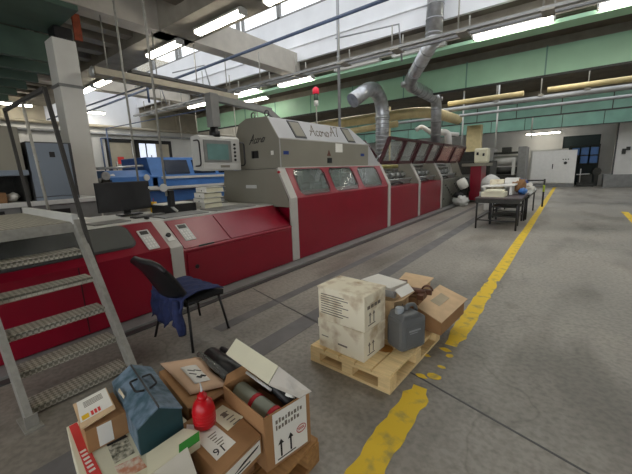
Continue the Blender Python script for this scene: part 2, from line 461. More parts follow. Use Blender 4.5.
# columns
t = MB().box((-8.1, 2.44, 0), (-7.7, 2.82, 4.12), .01)
o = struct('column_left', t, M['colp'], 'white concrete column behind the red machine')
obj('bracket', MB().box((-8.05, 2.5, 4.12), (-7.72, 2.8, 4.34), .03), M['black'], o)
obj('rusty_plate', MB().box((-7.74, 2.82, 4.16), (-7.70, 2.95, 4.62)), M['rust'], o)
obj('band', MB().box((-8.12, 2.42, 3.28), (-7.68, 2.84, 3.33)), M['mgrey'], o)
t = MB().box((1.95, 26.5, .75), (3.4, 27.3, 5.0))
o = struct('column_right', t, M['wallw'], 'white pillar at the far right')
obj('base', MB().box((1.6, 26.35, 0), (3.6, 27.45, .75), .02), M['mgrey'], o)
obj('wall_box', MB().box((2.25, 26.42, 1.9), (2.42, 26.5, 2.2)).box((2.42,26.44,2.1),(2.6,26.5,2.3)), M['gutsd'], o)
obj('corner_guard', MB().box((1.93, 26.47, .75), (2.0, 26.5, 5.0)), M['dgrey'], o)

# green fascia across the hall, three rows deep
def band(n, y, z0, z1, x0, x1, m, pitch, lab):
    b = MB().box((x0, y, z0), (x1, y+.06, z1))
    k = x0
    o = struct('trim_%d' % n, b, m, lab)
    s = MB()
    while k < x1:
        s.box((k, y-.012, z0-.03), (k+.035, y+.0, z1+.03)); k += pitch
    obj('seam', s, M['gutsd'] if n != 14 else M['teal'], o)
    obj('lower_channel', MB().box((x0, y-.03, z0-.05), (x1, y+.09, z0)), M['gutsd'], o)
    return o
band(14, 11.2, 3.84, 4.52, -16.4, XR, M['green'], 1.95, 'pale green fascia panels hung across the hall')
band(15, 18.8, 3.66, 4.46, -17.6, XR, M['teal'], 1.7, 'teal fascia panels across the hall, second row')
band(16, 25.4, 3.62, 4.35, -17.8, XR, M['teal'], 1.9, 'teal fascia panels across the hall, last row')
struct('trim_17', MB().box((-13, 9.32, 4.46), (XR, 9.8, 4.54)), M['green'], 'pale green soffit strip beside the lamps')
struct('trim_18', MB().box((-17.6, 12.2, 4.3), (XR, 12.7, 5.0)).box((-17.6, 20.4, 4.3), (XR, 20.9, 5.0)), M['conc'], 'concrete roof beams farther back')

# ------------------------------------------------------------------ fluorescent lamps
def lamp(x0, x1, y, z, lab, on=True, grp='fluorescent lamps under the roof', ax='x', tubes=1):
    cx = (x0+x1)/2
    t = thing('ceiling_light', (cx, y, z) if ax == 'x' else (y, cx, z), lab, 'ceiling light', grp)
    if ax == 'x':
        obj('housing', MB().prism([(y-.11,z+.0),(y-.06,z+.07),(y+.06,z+.07),(y+.11,z+.0)], 'x', x0, x1), M['lgrey'], t)
        obj('diffuser', MB().prism([(y-.09,z),(y-.075,z-.05),(y-.03,z-.07),(y+.03,z-.07),(y+.075,z-.05),(y+.09,z)], 'x', x0+.03, x1-.03), M['tube'] if on else M['white'], t)
        obj('end_cap', MB().box((x0-.01,y-.1,z-.06),(x0+.03,y+.1,z+.05)), M['lgrey'], t); obj('end_cap', MB().box((x1-.03,y-.1,z-.06),(x1+.01,y+.1,z+.05)), M['lgrey'], t)
    else:
        obj('housing', MB().box((y-.1,x0,z),(y+.1,x1,z+.07)), M['lgrey'], t)
        obj('diffuser', MB().box((y-.08,x0+.02,z-.06),(y+.08,x1-.02,z)), M['tube'], t)
    return t
lamp(-8.75,-7.35,4.80,4.55,'lit lamp under the near beam, left of the brightest pair')
lamp(-6.55,-5.12,4.72,4.52,'large lit lamp under the near concrete beam at upper left')
lamp(-4.55,-3.1,4.75,4.52,'lit lamp at the top edge, next along the near beam')
lamp(-14.3,-12.9,5.05,4.55,'small lit lamp farthest left on the near beam')
lamp(-12.6,-11.25,5.02,4.55,'small lit lamp second from the left on the near beam')
lamp(-2.12,-.56,9.12,4.53,'long lit lamp above the green fascia at upper right')
lamp(.12,1.7,9.12,4.53,'lit lamp at the right edge above the green fascia')
lamp(-8.4,-6.92,9.2,4.53,'lit lamp just right of the hood signal lamp')
lamp(-11.5,-9.95,10.2,4.53,'lit lamp above the console arm')
lamp(-13.9,-12.4,9.2,4.53,'lit lamp above and left of the console')
lamp(-10.9,-9.4,9.15,4.6,'thin lit lamp behind the hanging conduit above the hood')
lamp(-6.1,-4.6,9.3,4.6,'unlit lamp under the lantern edge right of the thin pole', on=False)
lamp(-4.2,-2.8,9.3,4.6,'unlit lamp beside the spiral duct', on=False)
lamp(-2.7,-.75,27.7,3.5,'lit lamp on the back wall above the white cabinet')
lamp(5.9,7.0,-17.2,4.45,'short lit lamp right of the column near the left wall', ax='y')
lamp(3.4,4.4,-17.2,4.45,'short lit lamp left of the column near the left wall', ax='y')
# added lamps out of view, put in to light the hall
for (a, y) in ((-1.5,4.75), (1.5,4.75), (-6.5,-.5), (-3.5,-.5)):
    lamp(a, a+1.45, y, 4.52, 'added lamp out of view, put in to light the hall' , grp='added lamps out of frame')
for (a, y) in ((-9.5,14.0),(-5.5,14.0),(-1.5,14.0),(2,14.0),(-9.5,22.0),(-5.5,22.0),(-1.5,22.0)):  # added lamps, kept out of sight, that brighten the far hall
    lamp(a, a+1.5, y, 4.92, 'added lamp hidden behind the fascia to brighten the far hall', grp='added lamps behind the fascia')

# ------------------------------------------------------------------ pipes, rods, trunking, ducts
tag(obj('pipe', MB().tube([(-17.9,5.85,4.2),(-2.4,5.72,4.35),(-2.0,5.7,4.9),(-2.0,5.7,7.5)], .035), M['pipeblue']), 'blue grey pipe crossing below the lantern', 'pipe')
tag(obj('pipe', MB().tube([(-17.5,4.9,4.0),(-9.4,5.0,4.0),(-9.4,5.0,3.55)], .03), M['pipeblue']), 'dark blue pipe high above the left window', 'pipe')
tag(obj('pipe', MB().tube([(-16.8,6.8,3.7),(-16.8,6.8,1.2)], .03).tube([(-16.8,6.8,3.72),(-9.6,7.3,3.72)], .02), M['pipeblue']), 'slim blue pipe dropping in front of the left wall', 'pipe')
tag(obj('pipe', MB().tube([(-17.93,3.2,3.62),(-17.93,24,3.62)], .06), M['pipegrey']), 'lower grey pipe along the left wall', 'pipe')
tag(obj('pipe', MB().tube([(-17.9,3.2,3.95),(-17.9,26,3.95)], .07), M['beam']), 'upper beige pipe along the left wall', 'pipe')
tag(obj('pipe', MB().tube([(-17.9,6.95,3.4),(-17.9,7.4,3.4)], .035).tube([(-17.9,6.95,3.4),(-17.9,6.95,1.0)], .035), M['pipeblue']), 'thin dark pipe bent round the framed panel on the left wall', 'pipe')
for k, (x, y, z) in enumerate(((-5.62,2.64,1.04),(-4.6,2.53,1.3))):
    tag(obj('hanging_rod', MB().tube([(x,y,z),(x,y,5.28)], .016), M['alu']), ('thin grey rod hanging from the roof beside the monitor', 'thin grey rod hanging down to the camera head')[k], 'rod')
tag(obj('service_pole', MB().tube([(-4.9,7.6,2.3),(-4.9,7.6,7.55)], .038).tube([(-4.9,7.6,4.3),(-4.9,7.6,4.36)], .05), M['pipegrey']), 'slender grey pole rising from behind the hood to the roof', 'pole')
# conduit hung below the lantern edge
t = thing('hanging_conduit', (-5, 7.0, 4.0), 'grey conduit hung on rods across the hall below the lantern', 'conduit')
obj('rail', MB().box((-14.5,6.96,3.98),(2.0,7.06,4.03)), M['pipegrey'], t)
obj('rail', MB().box((-14.5,7.2,3.98),(2.0,7.26,4.02)), M['pipegrey'], t)
for k in range(12):
    x = -13.6 + k*1.3
    obj('hanger', MB().tube([(x,7.01,4.0),(x,7.01,4.45 + .35*(k%2))], .014).tube([(x+.14,7.23,4.0),(x+.14,7.23,4.3)], .014).box((x-.02,6.95,3.96),(x+.16,7.28,3.99)), M['alu'], t)
for k, (x, y) in enumerate(((-11.6,6.6),(-9.0,6.6),(-3.4,7.8))):
    tag(obj('bracket_pipe', MB().tube([(x,y+.2,4.02),(x,y,4.75),(x-1.7,y,4.86)], .02), M['pipegrey']), ('thin bent pipe under the lantern, far left', 'thin bent pipe under the lantern, above the console', 'thin bent pipe under the lantern left of the spiral duct')[k], 'pipe')
for k in range(5):
    x = -15.4 + k*1.35
    tag(obj('hanging_rod', MB().tube([(x,9.6,2.6 if k%2 else 3.3),(x,9.6,5.0)], .016), M['alu']), 'thin rod hanging from the roof in front of the left wall', 'rod', 'rods in front of the left wall')
# twin trunking along the hall
t = thing('trunking', (-7.45,4.5,3.5), 'long beige twin trunking hung along the hall beside the column', 'trunking')
obj('channel', MB().box((-7.62,2.9,3.50),(-7.46,6.3,3.62)), M['beam'], t)
obj('channel', MB().box((-7.40,2.9,3.50),(-7.24,6.3,3.62)), M['beam'], t)
obj('top_bar', MB().box((-7.5,3.6,3.66),(-7.3,6.0,3.72)), M['dgrey'], t)
obj('end_lamp', MB().lathe((-7.4,2.9,3.56), [(.09,-.02),(.1,.0),(.06,.03)], 14, Matrix.Rotation(PI/2,4,'X')), M['steel'], t)
for y in (3.2,4.2,5.2,6.1): obj('hanger', MB().tube([(-7.43,y,3.6),(-7.43,y,4.62)], .012).box((-7.64,y-.02,3.48),(-7.22,y+.02,3.5)), M['alu'], t)

def arc(c, r, a0, a1, u, v, n=7):
    c, u, v = V(c), V(u), V(v)
    return [c + u*r*math.cos(a0+(a1-a0)*k/n) + v*r*math.sin(a0+(a1-a0)*k/n) for k in range(n+1)]
def bend(pts, r=.25, n=5):
    pts = [V(p) for p in pts]; out = [pts[0]]
    for a, b, c in zip(pts, pts[1:], pts[2:]):
        p = b + (a-b).normalized()*min(r,(a-b).length*.45); q = b + (c-b).normalized()*min(r,(c-b).length*.45)
        for k in range(n+1):
            s = k/n; out.append(p*(1-s)**2 + b*2*s*(1-s) + q*s**2)
    out.append(pts[-1]); return out
t = thing('spiral_duct', (-3.9,12.3,2.4), 'shiny spiral duct bending down from the lantern to the open machine', 'duct')
P0, P1, P2, P3, P4 = (-2.72,8.45,7.5), (-2.83,8.45,4.45), (-3.86,9.55,3.86), (-3.86,12.05,3.80), (-3.92,12.3,2.42)
obj('upper_pipe', MB().tube([P0,P1], .19, 16), M['duct'], t)
obj('lower_pipe', MB().tube(bend([P1,P2,P3,P4], .3), .17, 16), M['duct'], t)
def rings(path, r, pitch, name, m, parent):
    b = MB(); 
    for a, c in zip(path, path[1:]):
        a, c = V(a), V(c); L = (c-a).length; d = (c-a)/L; k = pitch*.7
        while k < L-.1:
            b.tube([a+d*k, a+d*(k+.03)], r, 16); k += pitch
    return obj(name, b, m, parent)
rings([P0,P1], .197, .3, 'rib', M['pipegrey'], t)
rings([P1,P2,P3,P4], .178, .42, 'rib', M['pipegrey'], t)
for p in (P1, P2, P3):
    p = V(p); obj('collar', MB().lathe(p, [(.17,-.06),(.2,-.05),(.2,.05),(.17,.06)], 16), M['steel'], t)
t = thing('flexible_duct', (-4.75,9.7,1.8), 'fat grey hose duct arching down behind the hood', 'duct')
fd = bend([(-4.95,8.35,3.42),(-4.72,9.05,3.88),(-4.74,9.75,3.55),(-4.74,9.75,1.7)], .45, 7)
obj('hose', MB().tube(fd, .2, 16), M['duct'], t)
b = MB()
for k in range(14): b.tube([(-4.74,9.75,1.8+k*.12),(-4.74,9.75,1.83+k*.12)], .208, 16)
obj('rib', b, M['pipegrey'], t)
obj('clamp', MB().tube([(-4.74,9.75,3.05),(-4.74,9.75,3.12)], .225, 16), M['steel'], t)
# big cream ducts below the fascia
tag(obj('air_duct', MB().tube(bend([(-13,12.9,3.55),(-5.0,12.9,3.6),(-4.3,13.2,3.55),(-4.3,16.5,3.6)], .5), .2, 14), M['cream']), 'cream air duct turning behind the hose duct', 'duct')
tag(obj('air_duct', MB().tube([(-10.5,11.8,2.9),(-5.4,12.4,3.2)], .12, 12), M['cream']), 'slanted cream pipe above the right end of the hood', 'duct')
tag(obj('air_duct', MB().tube([(-4.2,14.6,4.02),(-1.6,14.6,4.02)], .09, 12), M['cream']), 'cream lit pipe between the first and second fascia', 'duct')
tag(obj('air_duct', MB().tube([(-.9,14.6,4.02),(3.5,14.6,4.0)], .09, 12), M['cream']), 'cream pipe under the fascia at the right edge', 'duct')
tag(obj('pipe', MB().tube([(-9,15.4,3.9),(7.5,15.4,3.9)], .09, 12), M['pipegrey']), 'long grey pipe hung under the first fascia at right', 'pipe')
tag(obj('pipe', MB().tube([(-9,16.2,3.72),(7.5,16.2,3.72)], .06, 10), M['pipegrey']), 'thinner grey pipe hung behind the long grey pipe', 'pipe')
for k, x in enumerate((-2.6,-1.15,.2,1.6)):
    tag(obj('pipe_hanger', MB().tube([(x,15.4,3.8),(x,15.4,5.0)], .02).box((x-.08,15.3,3.97),(x+.08,15.5,4.05)), M['alu']), 'hanger of the long grey pipe under the fascia', 'hanger', 'pipe hangers')
for k, (x, y, z) in enumerate(((-4.35,17.6,2.4),(-2.85,17.4,2.35),(-5.5,17.5,2.5),(-1.9,22.0,2.9))):
    tag(obj('drop_pipe', MB().tube([(x,y,z),(x,y,5.0)], .035), M['lgrey']), ('pale drop pipe behind the open covers', 'pale drop pipe left of the printing press', 'pale drop pipe right of the hose duct', 'pale drop pipe above the printing press')[k], 'pipe')
tag(obj('pillar', MB().box((-8.2,16.2,0),(-7.6,16.6,4.6)), M['cream']), 'cream pillar seen over the hood near the thin pole', 'pillar')
tag(obj('pillar', MB().box((-4.6,19.5,0),(-3.9,19.9,3.6)), M['cream']), 'cream pillar beyond the open covers', 'pillar')

# ------------------------------------------------------------------ the red binding line
X0 = -3.78
def body(name, prof, y0, y1, m, parent, bev=.0): return obj(name, MB().prism(prof, 'y', y0, y1, bev), m, parent)
def slope_pt(pa, pb, s, off=0.):        # point (x,z) along the sloped face, off = outwards
    d = V((pb[0]-pa[0], pb[1]-pa[1])); n = V((d.y, -d.x)).normalized()
    return pa[0]+d.x*s+n.x*off, pa[1]+d.y*s+n.y*off
def slope_panel(mb, pa, pb, y0, y1, s0, s1, th, r=.0, lift=.0):
    """rounded rectangular plate lying on a sloped face"""
    L = V((pb[0]-pa[0], pb[1]-pa[1])).length
    pts = []; ry = min(r, (y1-y0)/2-.001); rs = r/L
    def P(y, s):
        x, z = slope_pt(pa, pb, s, lift); return (x, y, z)
    if r <= 0: pts = [P(y0,s0), P(y1,s0), P(y1,s1), P(y0,s1)]
    else:
        for cy, cs, a in ((y1-ry,s0+rs,-PI/2),(y1-ry,s1-rs,0),(y0+ry,s1-rs,PI/2),(y0+ry,s0+rs,PI)):
            for k in range(6):
                q = a + k*PI/10; pts.append(P(cy+ry*math.cos(q), cs+rs*math.sin(q)))
    mb.plate(pts, th); return mb
def strip_part(parent, y0, y1, prof, m, name='divider_strip', th=.02):
    outer = prof; inner = [(x-th*1.2, z) for x, z in prof]
    b = MB()
    pts = [(x+.012, z+.006) for x, z in prof] + [(x-.02, z-.01) for x, z in prof[::-1]]
    b.prism(pts, 'y', y0, y1); return obj(name, b, m, parent)

# near feeder unit
t = thing('feeder_unit', (-4.6,.75,0), 'near red feeder unit of the binding line with a smoked sloping cover', 'machine')
FA, FB = (X0,.74), (-4.16,1.03)
body('body', [(X0,.03),(X0,.74),FB,(-5.5,1.02),(-5.5,.03)], -.8, 2.04, M['red'], t)
obj('table_top', MB().box((-5.5,-.8,1.02),(-4.2,2.04,1.035)), M['lgrey'], t)
obj('smoked_cover', slope_panel(MB(), FA, FB, -.6, 1.70, .26, .97, .03, .09, .012), M['acryl'], t)
obj('cover_frame', slope_panel(MB(), FA, FB, -.63, 1.725, .225, 1.0, .012, .1, .003), M['dgrey'], t)
o = obj('keypad', slope_panel(MB(), FA, FB, 1.80, 1.93, .05, .72, .012, 0, .006), M['lgrey'], t)
obj('display', slope_panel(MB(), FA, FB, 1.82, 1.91, .56, .68, .004, 0, .014), M['gutsd'], o)
b = MB()
for i in range(3):
    for j in range(4): slope_panel(b, FA, FB, 1.82+.034*i, 1.842+.034*i, .1+.1*j, .165+.1*j, .006, 0, .014)
obj('keys', b, M['white'], o)
obj('seam', MB().box((X0-.001,1.08,.05),(X0+.003,1.09,.73)), M['maroon'], t)
# conveyor unit with the flat table
t = thing('conveyor_unit', (-4.6,3.2,0), 'red conveyor unit with a flat grey table beside the chair', 'machine')
TA, TB = (X0,.66), (-4.2,1.0)
body('body', [(X0,.03),(X0,.66),TB,(-5.6,1.0),(-5.6,.03)], 2.04, 4.28, M['red'], t)
obj('table_top', MB().box((-5.6,2.06,1.0),(-4.22,4.28,1.02)), M['lgrey'], t)
strip_part(t, 2.045, 2.2, [(X0,.03),(X0,.72),(-4.19,1.02)], M['strip'])
obj('door_panel', MB().box((X0,2.25,.08),(X0+.012,4.2,.615),.004), M['red'], t)
obj('edge_lip', MB().box((X0-.01,2.22,.645),(X0+.012,4.28,.66)), mat('pale red edge', (170,60,76), .4), t)
obj('top_cover', slope_panel(MB(), TA, TB, 2.24, 2.94, .04, .96, .014, .02, .004), M['red'], t)
obj('top_cover', slope_panel(MB(), TA, TB, 2.97, 4.22, .04, .96, .014, .02, .004), M['red'], t)
obj('knob', MB().lathe((X0+.012,2.37,.42), [(.028,0),(.028,.012),(.02,.02)], 14, Matrix.Rotation(PI/2,4,'Y')), M['black'], t)
obj('handle', MB().box((X0+.0,2.43,.672),(X0+.022,2.66,.692),.004), M['black'], t)
o = obj('keypad', slope_panel(MB(), TA, TB, 2.32, 2.47, .25, .8, .012, 0, .014), M['lgrey'], t)
obj('display', slope_panel(MB(), TA, TB, 2.34, 2.45, .66, .77, .004, 0, .022), M['gutsd'], o)
b = MB()
for i in range(3):
    for j in range(4): slope_panel(b, TA, TB, 2.34+.039*i, 2.366+.039*i, .28+.085*j, .335+.085*j, .006, 0, .022)
obj('keys', b, M['white'], o)
obj('switch_plate', slope_panel(MB(),(X0,.72),(-4.19,1.02),2.08,2.17,.22,.40,.006,0,.018), M['white'], t)
obj('button', MB().lathe((-3.93,2.12,.86), [(.03,-.01),(.03,.02),(.022,.03)], 14, Matrix.Rotation(.9,4,'Y')), M['black'], t)
b = MB()
for y0, y1 in ((2.3,3.0),(3.15,3.95)): b.box((-4.75,y0,1.02),(-4.3,y1,1.035),.004)
obj('table_plate', b, M['mgrey'], t)
obj('rail', MB().box((-5.56,2.3,1.02),(-5.46,4.2,1.09)).box((-5.42,3.2,1.02),(-5.37,4.2,1.07)), M['steel'], t)
# binder unit with the grey hood
t = thing('binder_unit', (-4.6,6.25,0), 'tall binder unit with a grey hood and three rounded windows', 'machine')
BA, BB = (X0,1.13), (-4.03,1.65)
body('body', [(X0,.03),(X0,1.13),(-3.80,1.17),(-4.0,1.17),(-5.3,1.17),(-5.3,.03)], 4.44, 8.12, M['red'], t)
# sloped red front with three openings: rails between rounded windows
fr = MB()
wins = ((4.60,5.53),(5.71,6.66),(6.88,7.85))
edges = [4.44] + [v for w in wins for v in w] + [8.12]
slope_panel(fr, BA, BB, 4.44, 8.12, 0, .055, .02); slope_panel(fr, BA, BB, 4.44, 8.12, .935, 1.0, .02)
for a, b_ in zip(edges[::2], edges[1::2]): slope_panel(fr, BA, BB, a, b_, .05, .94, .02)
for y0, y1 in wins:                       # rounded corners
    L = V((BB[0]-BA[0],BB[1]-BA[1])).length
    for cy, cs, sy, ss in ((y0,.05,1,1),(y1,.05,-1,1),(y0,.94,1,-1),(y1,.94,-1,-1)):
        r = .1; pts = []
        for k in range(6):
            q = k*PI/10; y = cy + sy*(r - r*math.cos(q)) ; s = cs + ss*(r - r*math.sin(q))/L
            x, z = slope_pt(BA, BB, s); pts.append((x, y, z))
        x, z = slope_pt(BA, BB, cs); pts.append((x, cy, z))
        fr.plate(pts, .02)
obj('window_frame', fr, M['red'], t)
for y0, y1 in wins:
    w_ = obj('window_pane', slope_panel(MB(), BA, BB, y0-.02, y1+.02, .03, .96, .006, .08, -.012), M['pane'], t)
    g = MB()
    for (a0,a1,s0,s1) in ((y0-.005,y1+.005,.045,.065),(y0-.005,y1+.005,.925,.945)): slope_panel(g, BA, BB, a0+.09, a1-.09, s0, s1, .012, 0, .012)
    for yy in (y0-.006, y1-.006): slope_panel(g, BA, BB, yy, yy+.012, .2, .8, .012, 0, .012)
    obj('gasket', g, M['dgrey'], w_)
obj('inner_wall', MB().box((-5.25,4.5,1.17),(-5.2,8.1,1.66)), M['guts'], t)
b = MB()
for k in range(9): 
    y = 4.75+k*.38; b.box((-4.75,y,1.17),(-4.5,y+.26,1.42 + .08*(k%3)),.02); b.tube([(-4.35,y+.1,1.2),(-4.35,y+.1,1.5)],.04)
b.tube([(-4.4,4.5,1.3),(-4.4,8.1,1.3)],.05)
obj('clamp_row', b, M['gutsd'], t)
obj('bright_tube', MB().tube([(-4.6,6.02,1.2),(-4.35,5.95,1.62)], .06), M['lgrey'], t)
HP = [(-4.03,1.65),(-4.03,2.155),(-4.28,2.53),(-4.80,2.55),(-5.02,2.47),(-5.10,2.3),(-5.10,1.65)]
body('hood', HP, 4.32, 4.34, M['taupe'], t)
# hood shell with its right end sloping
hb = MB()
yl_ = 4.34; ends = []
def yr(z): return 8.14 - (z-1.65)*1.24
vs = [V((x,yl_,z)) for x,z in HP] + [V((x,yr(z),z)) for x,z in HP]; n = len(HP)
hb._add(vs, [tuple(range(n)), tuple(range(2*n-1,n-1,-1))] + [(i,(i+1)%n,(i+1)%n+n,i+n) for i in range(n)])
ho = obj('hood', hb, M['hood'], t)
obj('hood_band', MB().prism([(-4.03,1.66),(-4.03+.006,1.66),(-4.03+.006,2.14),(-4.03,2.14)], 'y', 4.36, 7.5), M['taupe'], ho)
obj('hood_trim', MB().box((-4.035,4.33,2.145),(-4.022,7.55,2.16)).box((-4.05,4.30,1.64),(-4.018,8.2,1.665)), M['strip'], ho)
HA, HB = (-4.03,2.155), (-4.28,2.53)
for y0, y1 in ((4.80,5.13),(6.61,6.93)):
    w_ = obj('hood_window', slope_panel(MB(), HA, HB, y0, y1, .07, .93, .02, .0, .002), M['dgrey'], t)
    obj('pane', slope_panel(MB(), HA, HB, y0+.03, y1-.03, .15, .85, .008, 0, .014), M['taupe'], w_)
b = MB()
for y in (4.5, 5.4):
    pass
for (x,y) in ((-4.75,4.45),(-4.4,4.45)):
    obj('lifting_eye', MB().tube([(x,y,2.5),(x,y,2.56)], .012).tube(arc((x,y,2.61),.05,0,2*PI,(1,0,0),(0,0,1),14)[:-1], .011, 8, True), M['dgrey'], t)
GL = {'A': ([[(0,0),(.22,.32),(.46,.95),(.5,.98),(.52,.5),(.6,.02),(.66,.05)],[(.08,.42),(.3,.36),(.62,.46)]],.74),
      'c': ([[(.33,.40),(.24,.5),(.1,.42),(.03,.2),(.1,.03),(.24,.02),(.4,.14)]],.40),
      'o': ([[(.2,.5),(.07,.4),(.03,.18),(.12,.02),(.26,.04),(.35,.24),(.32,.42),(.2,.5)],[(.32,.42),(.46,.4)]],.46),
      'r': ([[(0,.34),(.1,.5),(.12,.36),(.3,.38),(.28,.12),(.36,.02),(.44,.12)]],.42),
      '7': ([[(.02,.86),(.1,.95),(.55,.95),(.3,.5),(.22,0)]],.6), ' ': ([],.35)}
def script(name, s_, size, o, xdir, ydir, r, m, parent, slant=.32):
    x = V(xdir).normalized(); y = V(ydir).normalized(); b = MB(); cx = 0
    for ch in s_:
        st, adv = GL[ch]
        for ln in st:
            pts = [V(o) + x*(cx + p[0] + slant*p[1])*size + y*p[1]*size for p in ln]
            b.tube(pts, r, 6)
        cx += adv
    return obj(name, b, m, parent)
x, z = slope_pt(HA, HB, .26, .003)
sd = (HB[0]-HA[0], 0, HB[1]-HA[1])
script('lettering', 'Acoro', .27, (x,5.30,z), (0,1,0), sd, .009, M['greyink'], t)
x, z = slope_pt(HA, HB, .33, .003)
script('lettering', 'A7', .27, (x,6.02,z), (0,1,0), sd, .009, M['greyink'], t)
script('lettering', 'Acoro', .16, (-4.76,4.318,2.09), (1,0,.06), (0,0,1), .008, M['ink'], t)
obj('vent', MB().box((-4.70,4.30,1.84),(-4.66,4.32,1.97)).box((-4.64,4.30,1.84),(-4.54,4.32,1.97)), M['black'], t)
obj('warning_sign', MB().prism([(5.74,1.87),(5.88,1.87),(5.81,1.99)],'x',-4.025,-4.019), mat('warning brown', (96,56,44), .6), t)
obj('lock', MB().box((-4.03,5.75,1.73),(-4.01,5.9,1.83)), M['black'], t)
obj('notice', MB().box((-4.026,6.06,1.95),(-4.02,6.33,2.13)), M['paper'], t)
obj('blue_label', MB().box((-4.026,4.42,1.88),(-4.02,4.56,1.94)), M['dblue'], t)
obj('blue_label', MB().box((-4.026,7.13,1.88),(-4.02,7.3,1.94)), M['dblue'], t)
obj('white_label', MB().box((-4.22,4.312,1.88),(-4.16,4.32,1.95)), M['paper'], t)
# taupe end cabinet below the hood
body('end_cabinet', [(X0-.02,.98),(-3.85,1.13),(-4.04,1.64),(-5.5,1.64),(-5.6,.98)], 4.28, 4.42, M['taupe'], t)
obj('name_plate', MB().box((-4.88,4.268,1.30),(-4.6,4.28,1.36)), M['lgrey'], t)
obj('beacon', MB().lathe((-4.0,4.27,1.58), [(.022,0),(.022,.03)], 10, Matrix.Rotation(PI/2,4,'X')), M['redtape'], t)
strip_part(t, 4.26, 4.44, [(X0,.03),(X0,1.13),(-4.04,1.65)], M['strip'])
obj('edge_line', MB().box((X0,4.44,1.118),(X0+.008,8.12,1.132)), mat('pale red edge 2', (170,60,76), .4), t)
# signal lamp on the hood
t = thing('signal_lamp', (-4.6,6.2,2.54), 'signal lamp with a red top on a thin rod above the hood', 'signal lamp')
obj('rod', MB().tube([(-4.6,6.2,2.54),(-4.6,6.2,2.98)], .014), M['alu'], t)
obj('base_segment', MB().lathe((-4.6,6.2,2.98), [(.05,0),(.05,.1)], 14), M['lgrey'], t)
obj('middle_segment', MB().lathe((-4.6,6.2,3.08), [(.052,0),(.052,.14)], 14), M['dkgreen'], t)
obj('red_segment', MB().lathe((-4.6,6.2,3.22), [(.07,0),(.075,.05),(.07,.11),(.03,.14)], 14), M['lens'], t)

# open cover units
def cover_unit(k, y0, y1, lab, panel, ce=None):
    t = thing('clamp_unit', (-4.6,(y0+y1)/2,0), lab, 'machine')
    pm = M['red'] if panel else M['guts']
    body('body', [(X0,.03),(X0,1.06),(-3.84,1.08),(-5.2,1.08),(-5.2,.03)], y0+.08, y1, pm, t)
    strip_part(t, y0-.06, y0+.08, [(X0,.03),(X0,1.15),(-4.10,1.74)], M['strip'])
    obj('side_frame', MB().prism([(X0-.02,1.05),(X0-.02,1.14),(-4.12,1.72),(-5.2,1.72),(-5.2,1.05)], 'y', y0-.02, y0+.02), M['taupe'], t)
    obj('back_wall', MB().box((-5.2,y0+.03,1.08),(-5.14,y1-.02,1.74)), M['gutsd'], t)
    n = int((y1-y0)/.42)
    for i in range(n):
        y = y0+.22+i*.42
        h = obj('clamp_head', MB().box((-4.7,y,1.2),(-4.3,y+.3,1.48+.05*(i%2)),.03), M['guts'], t)
        obj('roller', MB().tube([(-4.28,y+.03,1.36),(-4.28,y+.27,1.36)], .07, 12), M['steel'], h)
    obj('rail', MB().box((-4.22,y0+.08,1.10),(-4.05,y1-.04,1.2)).tube([(-4.0,y0+.1,1.24),(-4.0,y1-.05,1.24)],.03), M['steel'], t)
    obj('top_rail', MB().tube([(-4.5,y0+.1,1.62),(-4.5,y1-.05,1.62)],.06), M['litrail'] if k == 0 else M['steel'], t)
    b = MB().tube(bend([(-3.95,y0+.4,1.12),(-3.9,y0+.8,1.2),(-3.92,y0+1.2,1.13)],.2),.03)
    obj('hose', b, M['black'], t)
    if not panel:
        b = MB()
        for i in range(12):
            y = y0+.3+.2*i; b.lathe((X0,y,.35+.1*((i*5)%6)),[(.035,0),(.035,.025)],8,Matrix.Rotation(PI/2,4,'Y'))
        obj('knobs', b, M['gutsd'], t)
    # the raised cover, leaning outwards
    y1 = ce or y1
    xa, za, xb, zb = (-4.07,1.73,-3.80,2.34)
    c = MB()
    c.bar((xa,y0+.04,za),(xa,y1-.02,za),.07,.09).bar((xb,y0+.04,zb),(xb,y1-.02,zb),.07,.08)
    ym = (y0+y1)/2
    for y in (y0+.06, ym, y1-.05): c.bar((xa,y,za),(xb,y,zb),.08,.09 if y != ym else .14)
    co_ = obj('raised_cover', c, M['maroon'], t)
    for a, b_ in ((y0+.1,ym-.06),(ym+.06,y1-.1)):
        obj('pane', MB().plate([(xa,a,za),(xa,b_,za),(xb,b_,zb),(xb,a,zb)], .008), M['pane'] if k < 2 else mat('pinkish acrylic', (206,150,140), .2, alpha=.45), co_)
    obj('gas_strut', MB().tube([(-4.45,y0+.12,1.6),(-3.95,y0+.12,2.05)], .014), M['steel'], t)
    return t
cover_unit(0, 8.2, 10.36, 'red unit with a raised cover right beside the binder hood', True)
cover_unit(1, 10.44, 12.66, 'red unit with a raised cover, second from the binder hood', True)
cover_unit(2, 12.74, 15.5, 'grey unit with a raised pinkish cover at the end of the row', False, 16.1)
t = thing('rear_cover', (-4.95,8.4,1.6), 'raised dark red cover leaning back behind the hood', 'cover')
obj('frame', MB().bar((-4.62,8.45,1.74),(-5.15,8.45,2.4),.06).bar((-4.62,9.4,1.74),(-5.15,9.4,2.4),.06).bar((-5.15,8.45,2.4),(-5.15,9.4,2.4),.06), M['maroon'], t)
obj('pane', MB().plate([(-4.65,8.48,1.78),(-4.65,9.37,1.78),(-5.12,9.37,2.36),(-5.12,8.48,2.36)], .008), M['pane'], t)

